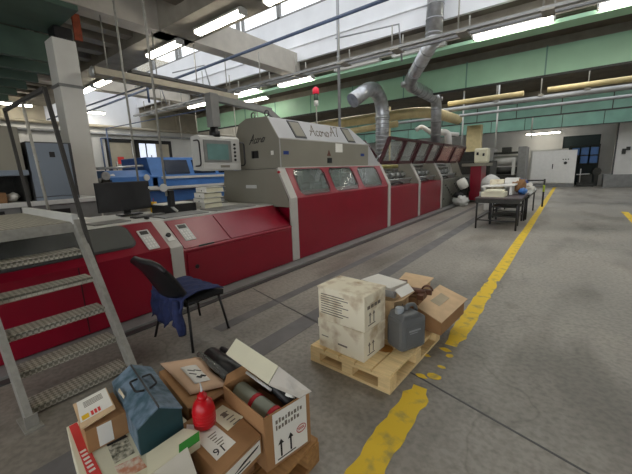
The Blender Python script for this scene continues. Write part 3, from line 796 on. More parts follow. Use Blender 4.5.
# ------------------------------------------------------------------ stairs over the line
t = thing('crossover_stairs', (-3.4,.7,0), 'metal crossover stairs with checker plate treads and a thin dark handrail', 'stairs')
yl0, yl1 = .36, 1.04
for y in (yl0, yl1):
    obj('stringer', MB().prism([(-2.66,.0),(-2.80,0),(-3.58,1.24),(-3.44,1.24)], 'y', y-.02, y+.02), M['alu'], t)
    obj('foot', MB().box((-2.84,y-.05,0),(-2.62,y+.05,.012)).cbox((-2.66,y,.05),(.012,.07,.09)), M['alu'], t)
nos = [(-2.80,.06),(-2.94,.275),(-3.07,.515),(-3.23,.755),(-3.39,.98)]
for x, z in nos:
    obj('tread', MB().box((x-.17,yl0+.02,z-.02),(x,yl1-.02,z),.004).box((x-.012,yl0+.02,z-.045),(x,yl1-.02,z-.01)), M['checker'], t)
obj('platform', MB().box((-5.05,yl0-.9,1.17),(-3.5,yl1-.02,1.22),.006), M['checker'], t)
obj('platform_edge', MB().box((-3.52,yl0-.9,1.13),(-3.47,yl1-.02,1.215)), M['alu'], t)
obj('toe_board', MB().box((-5.05,yl1-.03,1.2),(-3.46,yl1+.02,1.285),.004), M['lgrey'], t)
obj('support', MB().box((-5.0,yl1-.04,1.037),(-4.9,yl1+.02,1.2)).box((-5.0,yl0-.85,1.037),(-4.9,yl0-.8,1.2)), M['alu'], t)
hm = mat('dark handrail', (62,60,58), .5, .3)
obj('post', MB().bar((-3.14,yl1+.03,.38),(-3.72,yl1+.02,2.375),.036,.028), hm, t)
obj('post', MB().bar((-4.90,yl1+.02,1.1),(-5.14,yl1+.02,2.375),.036,.028), hm, t)
obj('middle_post', MB().tube([(-4.25,yl1+.02,1.2),(-4.44,yl1+.02,2.36)],.014), M['alu'], t)
obj('top_rail', MB().bar((-3.71,yl1+.02,2.37),(-5.15,yl1+.02,2.37),.034,.03), hm, t)
obj('bolt', MB().lathe((-3.19,yl1+.04,.52),[(.02,-.02),(.02,.02)],8,Matrix.Rotation(PI/2,4,'X')), M['steel'], t)

# ------------------------------------------------------------------ chair with a blue jacket
t = thing('chair', (-2.95,1.72,0), 'black stacking chair with thin metal legs beside the red line', 'chair')
def leg(a, b, c=None):
    return MB().tube([a, b] if c is None else bend([a,b,c],.06), .0125, 8)
sz = .45
obj('seat', MB().grid(lambda u,v: (-3.17+.46*u, 1.54+.43*v, sz + .025*math.sin(PI*u)*math.sin(PI*v) - .03*max(0,v-.8)), 10, 10, .05), M['softblack'], t)
bk = lambda u,v: (-2.925 + (u-.5)*.60*(1-.10*(1-v)-.06*v*v), 1.50 - .19*v - .05*math.sin(PI*u) + .02, .485 + .395*v - .07*(abs(u-.5)*2)**4*(v**2) + .05*(abs(u-.5)*2)**3*(1-v))
obj('backrest', MB().grid(bk, 14, 10, .035), M['black'], t)
ls = {}
o = obj('leg', leg((-3.20,1.46,.0),(-3.14,1.56,.40)), M['black'], t)
obj('leg', leg((-2.60,1.50,.0),(-2.70,1.56,.42)), M['black'], t)
obj('leg', leg((-2.72,2.0,.0),(-2.76,1.93,.43)), M['black'], t)
obj('leg', leg((-3.26,2.02,.0),(-3.16,1.93,.43)), M['black'], t)
obj('frame', MB().tube([(-3.16,1.56,.41),(-2.71,1.56,.42),(-2.74,1.93,.42),(-3.16,1.93,.42)],.012,8,True), M['black'], t)
obj('back_post', MB().tube([(-3.14,1.56,.40),(-3.14,1.50,.60)],.012,8), M['black'], t)
obj('back_post', MB().tube([(-2.71,1.56,.42),(-2.70,1.48,.62)],.012,8), M['black'], t)
# jacket lying over the seat and hanging at the back
def cloth(u, v):
    x = -3.24 + .58*u; s = v*1.0
    w = .012*math.sin(u*23+v*7) + .008*math.sin(u*41-v*13)
    if v < .35:
        k = v/.35; return (x + .02*math.sin(k*9), 1.47 + w*1.2 + .02*k, .20 + .30*k + .05*math.sin(u*12)*(1-k))
    k = (v-.35)/.65
    return (x, 1.50 + .44*k, .508 + w*.6 + .018*math.sin(PI*k) - .05*max(0,(k-.85))*3)
j = obj('jacket', MB().grid(cloth, 40, 30, .008), M['denim'])
tag(j, 'blue work jacket spread over the chair seat and hanging down behind', 'jacket')
sl = MB()
sl.tube([(-2.74,1.47,.48),(-2.72,1.46,.36),(-2.70,1.47,.24),(-2.69,1.47,.16)], [.03,.04,.045,.035], 10)
obj('sleeve', sl, M['denim'], j)

# ------------------------------------------------------------------ things on the line
ty = 1.035
t = thing('monitor', (-5.2,2.25,ty), 'black flat monitor standing on the grey table of the line', 'monitor')
Mx = Matrix.Translation((-5.2,2.25,0)) @ Matrix.Rotation(.0,4,'Z')
obj('case', MB().box((-5.24,1.85,1.10),(-5.205,2.60,1.52),.008), M['black'], t)
obj('screen', MB().box((-5.206,1.863,1.12),(-5.202,2.587,1.507)), M['screen'], t)
obj('stand', MB().box((-5.26,2.20,1.05),(-5.235,2.29,1.3)).box((-5.31,2.10,ty),(-5.09,2.40,ty+.016),.005), M['black'], t)
t = thing('keyboard', (-4.75,2.3,1.02), 'dark keyboard in front of the monitor', 'keyboard', rz=.1)
obj('case', MB().box((-4.86,2.1,1.022),(-4.70,2.55,1.045),.004), M['dgrey'], t)
b = MB()
for i in range(12):
    for k in range(4): b.box((-4.845+.036*k,2.12+.035*i,1.045),(-4.817+.036*k,2.146+.035*i,1.052))
obj('keys', b, M['mgrey'], t)
tag(obj('mouse', MB().blob((-4.42,2.12,1.05),(.05,.032,.022),2), M['black']), 'small black mouse on the table edge above the strip', 'mouse')
t = thing('document_case', (-4.98,2.93,1.02), 'flat black box with white papers on top behind the keyboard', 'box')
obj('box', MB().box((-5.14,2.56,1.021),(-4.80,3.12,1.15),.006), M['black'], t)
tag(obj('paper_stack', MB().box((-5.12,2.58,1.151),(-4.82,3.08,1.165)), M['paper']), 'white papers lying on the black box behind the keyboard', 'papers')
t = thing('cup', (-5.32,2.68,1.02), 'yellow cup with pens beside the black box', 'cup')
obj('body', MB().lathe((-5.32,2.68,1.02),[(.045,0),(.06,.16),(.054,.16),(.04,.01)],16), M['yel'], t)
obj('pen', MB().tube([(-5.32,2.68,1.04),(-5.33,2.70,1.24)],.006,6), M['redtape'], t)
for k in range(4):
    z = 1.02 + k*.088; dy = (.0,-.02,.015,.04)[k]; dx = (0,.01,-.01,.02)[k]
    t = thing('ring_binder', (-4.98,3.5,z), ('white ring binder at the bottom of the stack below the console','white ring binder second from the bottom of the stack','white ring binder second from the top of the stack','white ring binder on top of the stack below the console')[k], 'ring binder', 'ring binders below the console')
    x0, y0 = -5.12+dx, 3.30+dy
    obj('cover', MB().box((x0,y0,z+.001),(x0+.29,y0+.40,z+.004)).box((x0,y0,z+.082),(x0+.29,y0+.40,z+.086)).box((x0,y0,z+.001),(x0+.29,y0+.004,z+.086)), M['paper'], t)
    obj('pages', MB().box((x0+.01,y0+.004,z+.005),(x0+.275,y0+.36,z+.07)), M['cream2'], t)
    obj('finger_hole', MB().lathe((x0+.16,y0-.001,z+.032),[(.012,-.002),(.012,.003)],10,Matrix.Rotation(PI/2,4,'X')), M['ink'], t)
tag(obj('paper_sheet', MB().box((-5.2,1.2,1.036),(-4.7,1.58,1.042)), M['paper']), 'white sheet on the table left of the monitor, nearer the stairs', 'papers')
tag(obj('paper_sheet', MB().cbox((-5.32,1.62,1.041),(.2,.3,.01),rz=.2).cbox((-5.34,1.6,1.051),(.2,.28,.01),rz=.1), M['paper']), 'white papers on the table close to the monitor stand', 'papers')
tag(obj('folder', MB().cbox((-4.55,1.70,1.042),(.3,.42,.012),rz=.05), M['mgrey']), 'grey folder on the feeder table above the smoked cover', 'folder')
t = thing('camera_head', (-4.62,2.62,1.22), 'small camera head with a white clamp on a bent arm at the rod', 'camera')
obj('housing', MB().box((-4.66,2.56,1.14),(-4.58,2.64,1.38),.01), M['black'], t)
obj('clamp', MB().lathe((-4.6,2.5,1.42),[(.05,-.02),(.06,.0),(.05,.02)],12,Matrix.Rotation(PI/2,4,'Y')).box((-4.64,2.3,1.42),(-4.6,2.42,1.45)), M['lgrey'], t)
obj('arm', MB().tube([(-4.62,2.6,1.14),(-4.66,2.7,1.06)],.02), M['lgrey'], t)
# control console hung from an arm
t = thing('control_console', (-4.8,3.7,1.63), 'light grey control console with a screen hanging from an arm beside the hood', 'control console')
obj('case', MB().prism([(-4.80,1.64),(-4.80,2.18),(-4.86,2.22),(-5.05,2.2),(-5.05,1.66)],'y',3.30,4.12,.01), M['lgrey'], t)
obj('bezel', MB().box((-4.80,3.36,1.78),(-4.79,3.92,2.14),.004), M['mgrey'], t)
obj('screen', MB().box((-4.79,3.42,1.82),(-4.785,3.85,2.08)), M['lcd'], t)
obj('drawer', MB().box((-4.80,3.32,1.66),(-4.785,4.05,1.76),.003), M['lgrey'], t)
obj('drawer_pull', MB().box((-4.786,3.66,1.69),(-4.78,3.85,1.73)), M['taupe'], t)
for k in range(5): obj('button', MB().lathe((-4.795,3.99,1.82+k*.065),[(.02,0),(.02,.02)],10,Matrix.Rotation(PI/2,4,'Y')), M['black'], t)
for y in (3.22,4.13):
    obj('grip', MB().tube(bend([(-4.84,y,2.12),(-4.70,y,2.12),(-4.70,y,1.72),(-4.84,y,1.72)],.06),.013,8), M['black'], t)
obj('swivel', MB().lathe((-4.9,3.68,2.2),[(.09,0),(.09,.1),(.07,.1),(.07,.18)],14), M['black'], t)
obj('hanger', MB().box((-4.98,3.6,2.36),(-4.82,3.76,2.9),.01), M['mgrey'], t)
obj('arm', MB().bar((-4.9,3.6,2.84),(-4.85,5.0,2.76),.12,.1), M['mgrey'], t)
obj('arm_foot', MB().bar((-4.85,4.95,2.76),(-4.75,5.2,2.55),.1,.1), M['mgrey'], t)

# ------------------------------------------------------------------ grey cabinets behind the stairs
t = thing('base_cabinet', (-6.9,1.2,0), 'long low grey machine base behind the stairs carrying the cabinets', 'machine')
obj('body', MB().box((-7.4,-1.5,0),(-6.5,2.35,1.20)), M['mgrey'], t)
obj('top', MB().box((-7.45,-1.5,1.20),(-6.45,2.4,1.27),.01), M['lgrey'], t)
obj('slot', MB().box((-6.502,1.55,1.04),(-6.49,1.9,1.12)), M['black'], t)
obj('socket', MB().box((-6.502,1.02,1.1),(-6.49,1.1,1.16)), M['black'], t)
obj('knob', MB().lathe((-6.5,.92,1.13),[(.02,0),(.02,.02)],10,Matrix.Rotation(PI/2,4,'Y')).lathe((-6.5,.82,1.13),[(.02,0),(.02,.02)],10,Matrix.Rotation(PI/2,4,'Y')), M['steel'], t)
obj('panel_line', MB().box((-6.502,1.28,.1),(-6.496,1.29,1.2)), M['dgrey'], t)
t = thing('control_cabinet', (-6.8,1.77,1.27), 'slate blue electrical cabinet with one door standing left of the column', 'cabinet')
obj('body', MB().box((-7.15,1.50,1.27),(-6.53,2.08,2.16),.008), M['dgrey'], t)
obj('door', MB().box((-6.53,1.50,1.33),(-6.50,2.03,2.14),.006), M['slate'], t)
obj('latch', MB().box((-6.5,1.58,1.85),(-6.49,1.61,1.87)), M['black'], t)
obj('label', MB().box((-6.5,1.76,1.93),(-6.496,1.83,2.01)), M['ink'], t)
obj('plinth', MB().box((-6.53,1.50,1.27),(-6.495,2.05,1.32)), M['slate'], t)
t = thing('grey_housing', (-6.9,.6,1.27), 'light grey machine housing over an open shelf at the left edge', 'machine')
obj('housing', MB().box((-7.3,-.8,1.72),(-6.5,1.44,2.36),.02), M['taupe'], t)
obj('lower_lip', MB().box((-7.3,-.8,1.66),(-6.46,1.46,1.74),.01), M['slate'], t)
obj('back', MB().box((-7.35,-.8,1.27),(-7.2,1.46,1.68)), M['gutsd'], t)
obj('latch', MB().box((-6.5,1.1,1.86),(-6.485,1.14,1.94),.004), M['black'], t)
obj('side_post', MB().box((-7.2,1.40,1.27),(-6.6,1.46,1.68)), M['gutsd'], t)
tag(obj('carton', MB().box((-6.9,.95,1.27),(-6.6,1.18,1.42),.005), M['cardd']), 'brown carton on the open shelf at the left edge', 'carton')
tag(obj('rag_heap', MB().blob((-6.75,1.27,1.345),(.1,.08,.07),2,.25,3), M['paper']), 'white rag heap on the open shelf at the left edge', 'rag')

# ------------------------------------------------------------------ blue machine by the left wall
t = thing('blue_machine', (-9.2,5.0,0), 'long blue machine with dark windows beyond the monitor', 'machine')
bx = -8.5
obj('base', MB().box((-10.2,3.1,0),(bx,7.4,1.28)), M['mgrey'], t)
obj('ledge', MB().box((-10.2,3.0,1.24),(bx+.25,7.6,1.30)), M['lgrey'], t)
obj('low_housing', MB().prism([(bx,1.3),(bx,1.58),(bx-.25,1.74),(bx-1.5,1.74),(bx-1.5,1.3)],'y',3.35,4.5,.01), M['blue'], t)
obj('tall_housing', MB().prism([(bx,1.3),(bx,1.55),(bx-.18,2.06),(bx-1.6,2.06),(bx-1.6,1.3)],'y',4.35,7.1,.01), M['blue'], t)
for y0, y1 in ((4.75,5.45),(5.6,6.3),(6.42,7.0)):
    slp = MB(); slope_panel(slp,(bx,1.55),(bx-.18,2.06),y0,y1,.12,.85,.02,.0,.01)
    obj('dark_window', slp, mat('dark blue window', (30,40,58), .2), t)
obj('white_bar', MB().box((bx,4.6,1.50),(bx+.06,7.0,1.56)), M['lgrey'], t)
obj('hand_wheel', MB().lathe((bx+.03,4.2,1.55),[(.07,-.02),(.08,0),(.07,.02)],12,Matrix.Rotation(PI/2,4,'Y')), M['lgrey'], t)
obj('lower_panel', MB().box((bx,4.0,.9),(bx+.05,7.0,1.2)), M['blue'], t)
obj('box', MB().box((bx+.0,7.1,1.3),(bx+.2,7.5,1.62)), M['black'], t)
obj('side_tank', MB().box((bx-.4,7.15,1.3),(bx+.05,8.2,1.7)), M['blue'], t)
t = thing('gripper_linkage', (-8.7,3.1,1.3), 'chrome feeder linkage with a blue knob left of the blue machine', 'linkage')
obj('column', MB().tube([(-8.6,3.05,1.3),(-8.6,3.05,2.0)],.05).tube([(-8.6,3.05,1.8),(-8.6,3.05,1.95)],.08), M['blue'], t)
obj('arm', MB().tube([(-8.6,3.05,1.78),(-8.6,4.2,1.84)],.03).tube([(-8.6,3.1,1.5),(-8.6,3.5,1.62)],.05).tube([(-8.6,3.6,1.74),(-8.6,3.6,1.95)],.02), M['steel'], t)
obj('linkage', MB().box((-8.7,3.2,1.3),(-8.5,3.42,1.55),.02), M['gutsd'], t)
obj('wheel', MB().lathe((-8.5,3.28,1.62),[(.09,-.03),(.1,0),(.09,.03)],14,Matrix.Rotation(PI/2,4,'Y')), M['steel'], t)
tag(obj('carton', MB().box((-9.3,2.45,1.05),(-8.9,2.75,1.4)).box((-9.3,2.4,0),(-8.85,2.8,1.05)), M['beam']), 'beige box between the column and the blue machine', 'box')
# stands with white tags by the left window
t = thing('rack', (-13.5,6.6,0), 'thin grey rack with white tags behind the blue machine', 'rack')
obj('frame', MB().tube([(-13.5,6.3,0),(-13.5,6.3,2.9)],.03).tube([(-13.5,7.0,0),(-13.5,7.0,2.4)],.03).tube([(-13.5,6.3,2.0),(-13.5,7.0,2.0)],.02), M['pipegrey'], t)
for y in (6.4,6.6,6.85): obj('tag', MB().box((-13.48,y,1.75),(-13.46,y+.1,2.2)), M['paper'], t)
tag(obj('white_machine', MB().box((-12.4,9.0,0),(-11.0,10.6,2.0),.04).box((-12.2,9.2,2.0),(-11.4,10.2,2.35),.05), M['wallw']), 'pale machine housing behind the control console', 'machine')
tag(obj('storage_cabinet', MB().box((-15.5,8.2,0),(-14.2,10.8,1.9),.03).box((-15.5,11.0,0),(-14.2,13.4,2.3),.03), M['lgrey']), 'pale storage cabinets along the left wall', 'cabinet')

# ------------------------------------------------------------------ pallets
def pallet(x0, x1, y0, y1, lab, m, nboards=5, group=None):
    """boards run along x, three bearers run along y"""
    t = thing('pallet', ((x0+x1)/2,(y0+y1)/2,0), lab, 'pallet', group)
    for k in range(3):
        x = x0 + (x1-x0-.1)*k/2
        obj('bottom_board', MB().box((x,y0,0),(x+.1,y1,.022),.002), m, t)
        for j in range(3):
            y = y0 + (y1-y0-.1)*j/2
            obj('block', MB().box((x,y,.022),(x+.1,y+.1,.1),.003), m, t)
    for j in range(3):
        y = y0 + (y1-y0-.1)*j/2
        obj('bearer', MB().box((x0,y,.1),(x1,y+.1,.122),.002), m, t)
    wdt = (x1-x0)/nboards
    for k in range(nboards):
        obj('top_board', MB().box((x0+wdt*k+.006,y0,.122),(x0+wdt*(k+1)-.006,y1,.144),.002), m, t)
    obj('front_board', MB().box((x0,y0-.002,.0),(x1,y0+.1,.024),.002), m, t)
    return t
pl = pallet(-1.61,-.86,1.99,2.98,'new pine pallet beside the yellow line carrying the stained cartons', M['wood'], 5)
pl.rotation_euler = (0,0,-.05)

def rotp(c, rz):                       # rotated frame helper
    return Matrix.Translation(c) @ Matrix.Rotation(rz,4,'Z')
# two stained white cartons
for k, (z0, z1, dx) in enumerate(((.144,.392,0.),(.392,.672,.004))):
    t = thing('carton', (-1.333,2.19,z0), ('stained white carton at the bottom of the stack on the new pallet','stained white carton on top of the stack on the new pallet')[k], 'carton', 'stained white cartons')
    x0, x1, y0, y1 = -1.555+dx, -1.11+dx, 2.035, 2.345
    obj('body', MB().box((x0,y0,z0+.001),(x1,y1,z1),.004), M['wcard'], t)
    obj('lid_flap', MB().box((x0-.004,y0-.006,z1-.01),(x1+.004,y1+.004,z1+.004),.002) if k else MB().box((x0-.003,y0-.005,z1-.075),(x1+.003,y0,z1-.002)).box((x1,y0,z1-.08),(x1+.004,y1,z1-.002)), M['wcard'], t)
    if k: obj('side_flap', MB().plate([(x1+.006,y0,z1),(x1+.006,y1-.05,z1),(x1+.012,y1-.09,z1-.06),(x1+.012,y0+.03,z1-.06)],.003), M['wcard'], t)
    b = MB()
    if k:
        for i in range(9): b.box((x0+.03,y0-.003,z1-.06-i*.02),(x0+.26+.04*math.sin(i*2.),y0-.0,z1-.054-i*.02))
    else:
        b.box((x0+.2,y0-.003,z0+.07),(x0+.29,y0,z0+.083)); b.box((x0+.03,y0-.003,z0+.10),(x0+.1,y0,z0+.106))
    obj('print', b, M['greyink'], t)
    b = MB()
    for i in range(2):
        yy = y0+.06+i*.055; zz = z0+.05
        obj('arrow', MB().box((x1,yy+.012,zz),(x1+.003,yy+.02,zz+.07)).prism([(yy,zz+.065),(yy+.032,zz+.065),(yy+.016,zz+.09)],'x',x1,x1+.003), M['greyink'], t)
    for i in range(4): b.box((x1,y0+.04+i*.05,z0+.17),(x1+.003,y0+.075+i*.05,z0+.195))
    obj('side_print', b, M['greyink'], t)
    obj('underline', MB().box((x1,y0+.05,z0+.035),(x1+.003,y0+.15,z0+.042)), M['greyink'], t)
    t.rotation_euler = (0,0,-.075 + .01*k)
# third carton behind, with white bags on it
t = thing('carton', (-1.2,2.6,.144), 'brown stained carton behind the jerrycan, half hidden by the white stack', 'carton')
obj('body', MB().box((-1.45,2.44,.145),(-1.07,2.76,.50),.004), mat('stained brown carton', (186,160,124), .8, col2=(140,112,78), fac=.4, scale=8), t)
for i in range(2):
    yy = 2.50+i*.09
    obj('arrow', MB().box((-1.07,yy+.015,.30),(-1.067,yy+.03,.40)).prism([(yy,.39),(yy+.045,.39),(yy+.022,.43)],'x',-1.07,-1.067), M['greyink'], t)
obj('flap', MB().plate([(-1.07,2.44,.5),(-1.07,2.74,.5),(-1.0,2.72,.52),(-1.0,2.46,.53)],.004), M['card2'], t)
t = thing('white_box', (-1.25,2.62,.5), 'small white box with a dark tube lying on the carton behind the stack', 'box')
obj('body', MB().cbox((-1.29,2.70,.54),(.34,.24,.07),.004,rz=-.25), M['paper'], t)
obj('flap', MB().plate([(-1.10,2.52,.575),(-1.07,2.74,.575),(-1.0,2.70,.53),(-1.03,2.50,.53)],.004), M['paper'], t)
obj('tube', MB().lathe((-1.15,2.50,.54),[(.028,-.06),(.03,.06)],12,Matrix.Rotation(PI/2,4,'Y')), M['mgrey'], t)
t = thing('machine_part', (-1.05,2.86,.42), 'brown oiled metal part lying behind the jerrycan', 'machine part')
obj('block', MB().cbox((-1.17,2.86,.50),(.08,.1,.09),.01,rz=.3), M['brownm'], t)
obj('lever', MB().cbox((-1.05,2.86,.47),(.18,.045,.04),.008,rz=.25).cbox((-1.02,2.93,.45),(.2,.03,.05),.006,rz=.15).cbox((-.98,2.84,.44),(.06,.1,.05),.008), M['brownm'], t)
obj('hook', MB().tube(arc((-.95,2.9,.48),.045,0,PI,(1,.2,0),(0,0,1),9),.009,8), M['brownm'], t)
tag(obj('carton', MB().box((-1.30,2.82,.145),(-1.0,3.06,.42),.004), M['cardd']), 'plain carton under the brown metal part behind the jerrycan', 'carton')
t = thing('flat_carton', (-.9,3.1,.15), 'low open cardboard carton at the far end of the new pallet with its lid tilted', 'carton')
obj('body', MB().plate([(-.775,2.76,.146),(-.725,3.33,.146),(-.725,3.33,.280),(-.775,2.76,.262)],.006).plate([(-.775,2.76,.146),(-1.0,2.80,.146),(-1.0,2.80,.335),(-.775,2.76,.262)],.006).plate([(-1.0,2.80,.146),(-.97,3.37,.146),(-.97,3.37,.36),(-1.0,2.80,.335)],.006).plate([(-.725,3.33,.146),(-.97,3.37,.146),(-.97,3.37,.36),(-.725,3.33,.28)],.006).prism([(-.775,2.76),(-.725,3.33),(-.97,3.37),(-1.0,2.80)],'z',.145,.152), M['card'], t)
obj('lid', MB().plate([(-.765,2.74,.272),(-.70,3.36,.292),(-.985,3.40,.375),(-1.03,2.80,.352)],.008), M['card2'], t)
obj('lid_stain', MB().plate([(-.86,2.98,.318),(-.83,3.2,.329),(-.92,3.23,.355),(-.95,3.0,.345)],.003), mat('worn tape', (176,160,132), .6), t)
tag(obj('cardboard_sheet', MB().plate([(-1.06,3.05,.415),(-1.34,3.12,.43),(-1.40,3.5,.415),(-1.08,3.5,.405)],.008).box((-1.32,3.14,.0),(-1.1,3.45,.405)), M['card2']), 'pale cardboard sheet on a carton behind the brown metal part', 'cardboard')
# jerrycan
t = thing('jerrycan', (-.965,2.45,.144), 'grey plastic jerrycan standing on the right edge of the new pallet', 'jerrycan', rz=-.45)
JM = WM[t]
def jr(mb): mb.bm.transform(JM @ Matrix.Translation((0,0,0))); return mb
obj('body', jr(MB().box((-.095,-.13,.002),(.095,.13,.275),.035)), M['jerry'], t)
obj('shoulder', jr(MB().prism([(-.12,.255),(-.10,.31),(.05,.315),(.12,.265)],'x',-.085,.085,.015)), M['jerry'], t)
obj('handle', jr(MB().tube(bend([(0,-.01,.30),(0,-.0,.352),(0,.085,.345),(0,.105,.285)],.03),.016,10)), M['jerry'], t)
obj('cap', jr(MB().lathe((0,-.075,.30),[(.034,0),(.036,.01),(.036,.045),(.03,.05)],16)), mat('pale grey cap', (150,156,160), .4), t)
obj('neck', jr(MB().lathe((0,-.075,.285),[(.03,0),(.03,.03)],14)), M['black'], t)
obj('embossed_panel', jr(MB().box((.095,-.085,.05),(.1,.085,.21),.004)), M['jerry'], t)
obj('ribs', jr(MB().box((.1,-.06,.166),(.103,.06,.18)).box((.1,-.05,.15),(.103,.03,.155))), mat('pale grey print', (150,152,152), .5), t)
tag(obj('oil_stain', MB().prism([(-1.12+.11*math.cos(a)*rnd.uniform(.8,1.1), 2.3+.07*math.sin(a)*rnd.uniform(.8,1.1)) for a in [k*PI/8 for k in range(16)]],'z',.1445,.1455), mat('oil stain', (168,112,44), .5)), 'brown oil stain on the new pallet left of the jerrycan', 'stain')

# ------------------------------------------------------------------ the near pile
pallet(-1.90,-.975,.43,1.24,'old wooden pallet in the foreground under the pile of boxes', M['woodd'], 7)
def quad_box(mb, c4, z0, z1):      # box over a four-cornered footprint
    return mb.prism(c4,'z',z0,z1)
# carton with arrows, open, with rods in it
t = thing('open_carton', (-1.22,1.07,.144), 'open brown carton with printed arrows and two raised white flaps in the foreground', 'carton')
q = [(-1.055,.925),(-1.0,1.20),(-1.37,1.24),(-1.42,.975)]
b = MB(); th = .006
for a, c in zip(q, q[1:]+q[:1]): b.plate([(a[0],a[1],.146),(c[0],c[1],.146),(c[0],c[1],.45),(a[0],a[1],.45)],th)
b.prism(q,'z',.145,.152)
obj('walls', b, M['card'], t)
ex = V((.055,.275,0)).normalized(); en = V((ex.y,-ex.x,0))
def facept(s, z, off=.005):
    p = V((-1.055,.925,0)) + ex*s + en*off; return (p.x,p.y,z)
obj('label', MB().plate([facept(.045,.165),facept(.255,.165),facept(.255,.445),facept(.045,.445)],.002), M['paper'], t)
b = MB()
for i, s in enumerate((.085,.145)):
    b.plate([facept(s-.005,.19,.007),facept(s+.005,.19,.007),facept(s+.005,.265,.007),facept(s-.005,.265,.007)],.001)
    b.plate([facept(s-.017,.262,.007),facept(s+.017,.262,.007),facept(s,.29,.007)],.001)
b.plate([facept(.06,.178,.007),facept(.175,.178,.007),facept(.175,.184,.007),facept(.06,.184,.007)],.001)
obj('arrows', b, M['ink'], t)
b = MB()
for r_, zz in ((0,.385),(1,.35)):
    s = .06
    for k in range(9 if r_==0 else 8):
        w_ = (.012,.008,.014,.010)[(k*3+r_)%4]; h_ = (.02,.026,.018)[(k+r_)%3]
        b.plate([facept(s,zz,.007),facept(s+w_,zz,.007),facept(s+w_,zz+h_,.007),facept(s,zz+h_,.007)],.001); s += w_+.008
obj('print', b, M['greyink'], t)
b = MB(); cpt = facept(.215,.26,.007)
b.tube([facept(.215+.03*math.cos(a),.275+.022*math.sin(a),.008) for a in [k*PI/8 for k in range(16)]],.0018,6,True)
for zz in (.27,.278): b.plate([facept(.195,zz,.007),facept(.235,zz,.007),facept(.235,zz+.004,.007),facept(.195,zz+.004,.007)],.001)
obj('stamp', b, M['redink'], t)
# raised back flaps
obj('long_flap', MB().plate([(-1.574,1.12,.518),(-1.199,1.10,.472),(-1.203,1.19,.532),(-1.578,1.21,.578)],.007), M['cream2'], t)
obj('short_flap', MB().plate([(-1.195,1.10,.470),(-.998,1.12,.462),(-.968,1.185,.475),(-1.198,1.19,.530)],.006), mat('dirty white flap', (206,200,190), .8, col2=(180,176,170), fac=.4, scale=10), t)
obj('left_flap', MB().plate([(-1.42,.975,.45),(-1.37,1.24,.45),(-1.45,1.2,.47),(-1.46,1.03,.47)],.005), M['card'], t)
ax_ = V((.37,-.05,0))
def inr(s, v, z): return (-1.40+.36*s+.05*v*.2, 1.0 + .24*v - .045*s, z)
def rodthing(name, lab, cat, a, b_, r, m, seg=14):
    t_ = thing(name, ((a[0]+b_[0])/2,(a[1]+b_[1])/2,(a[2]+b_[2])/2), lab, cat)
    obj('roller' if 'roll' in name else 'bar', MB().tube([a,b_],r,seg), m, t_); return t_
t = rodthing('roller','grey roller with red bands lying in the open foreground carton','roller',inr(.04,.24,.385),inr(.96,.22,.385),.052,mat('grey roller', (132,136,122), .5))
for s in (.45,.86):
    a = V(inr(s,.235,.385)); c = V(inr(s+.08,.235,.385)); obj('red_band', MB().tube([a,c],.0545,14), M['redtape'], t)
rodthing('black_bar','long black bar slanting out of the open foreground carton','bar',inr(-.02,.72,.49),inr(.98,.62,.42),.03,M['black'],8)
rodthing('black_bar','thick black bar lying at the back inside the open carton','bar',inr(.2,.88,.44),inr(.95,.86,.40),.035,M['dgrey'],8)
rodthing('steel_rod','thin bright rod lying over the roller in the open carton','rod',inr(.05,.45,.475),inr(.62,.5,.455),.008,M['lgrey'],8)
tag(obj('plastic_bag', MB().blob(inr(.9,.7,.445),(.03,.025,.02),2,.2,2), M['paper']), 'scrap of clear plastic bag at the right end of the open carton', 'bag')
tag(obj('packing_paper', MB().box((-1.36,1.0,.16),(-1.06,1.18,.335)), M['cardd']), 'packing under the roller inside the open carton', 'packing')
# long closed carton in front, with labels
t = thing('long_carton', (-1.27,.81,.144), 'closed brown carton with white labels carrying the red oil bottle', 'carton')
q = [(-1.052,.66),(-1.07,.915),(-1.45,.975),(-1.455,.70)]
obj('body', MB().prism(q,'z',.245,.36,.004), M['card'], t)
obj('front_label', MB().plate([(-1.051,.675,.275),(-1.066,.90,.275),(-1.066,.90,.345),(-1.051,.675,.345)],.003), M['paper'], t)
obj('print', MB().plate([(-1.0505,.69,.285),(-1.06,.83,.285),(-1.06,.83,.292),(-1.0505,.69,.292)],.002).plate([(-1.052,.71,.296),(-1.063,.88,.318),(-1.0635,.89,.328),(-1.057,.79,.318)],.002), M['ink'], t)
def toplab(name, pts, z, m, th=.002): return obj(name, MB().plate([(x,y,z) for x,y in pts], th), m, t)
toplab('label', [(-1.125,.70),(-1.135,.815),(-1.30,.825),(-1.43,.745),(-1.40,.725)], .3615, M['paper'])
toplab('label', [(-1.224,.838),(-1.233,.945),(-1.396,.94),(-1.39,.85)], .3615, M['cream2'])
text('lettering','16', .06, (-1.175,.775,.3634), (-.15,-1,0), (1,-.15,0), M['ink'], t, depth=.001)
b = MB()
for i in range(6): b.box((-1.27+.018*i,.755,.3625),(-1.264+.018*i,.80-.01*(i%3),.3632))
for i in range(5): b.box((-1.34+.026*i,.88,.3625),(-1.333+.026*i,.925-.012*(i%2),.3632))
b.box((-1.345,.885,.3625),(-1.31,.91,.3633))
obj('label_print', b, M['greyink'], t)
tag(obj('carton', MB().prism([(-1.12,.70),(-1.12,.90),(-1.44,.94),(-1.44,.72)],'z',.145,.243), M['cardd']), 'dull carton under the long labelled carton', 'carton')
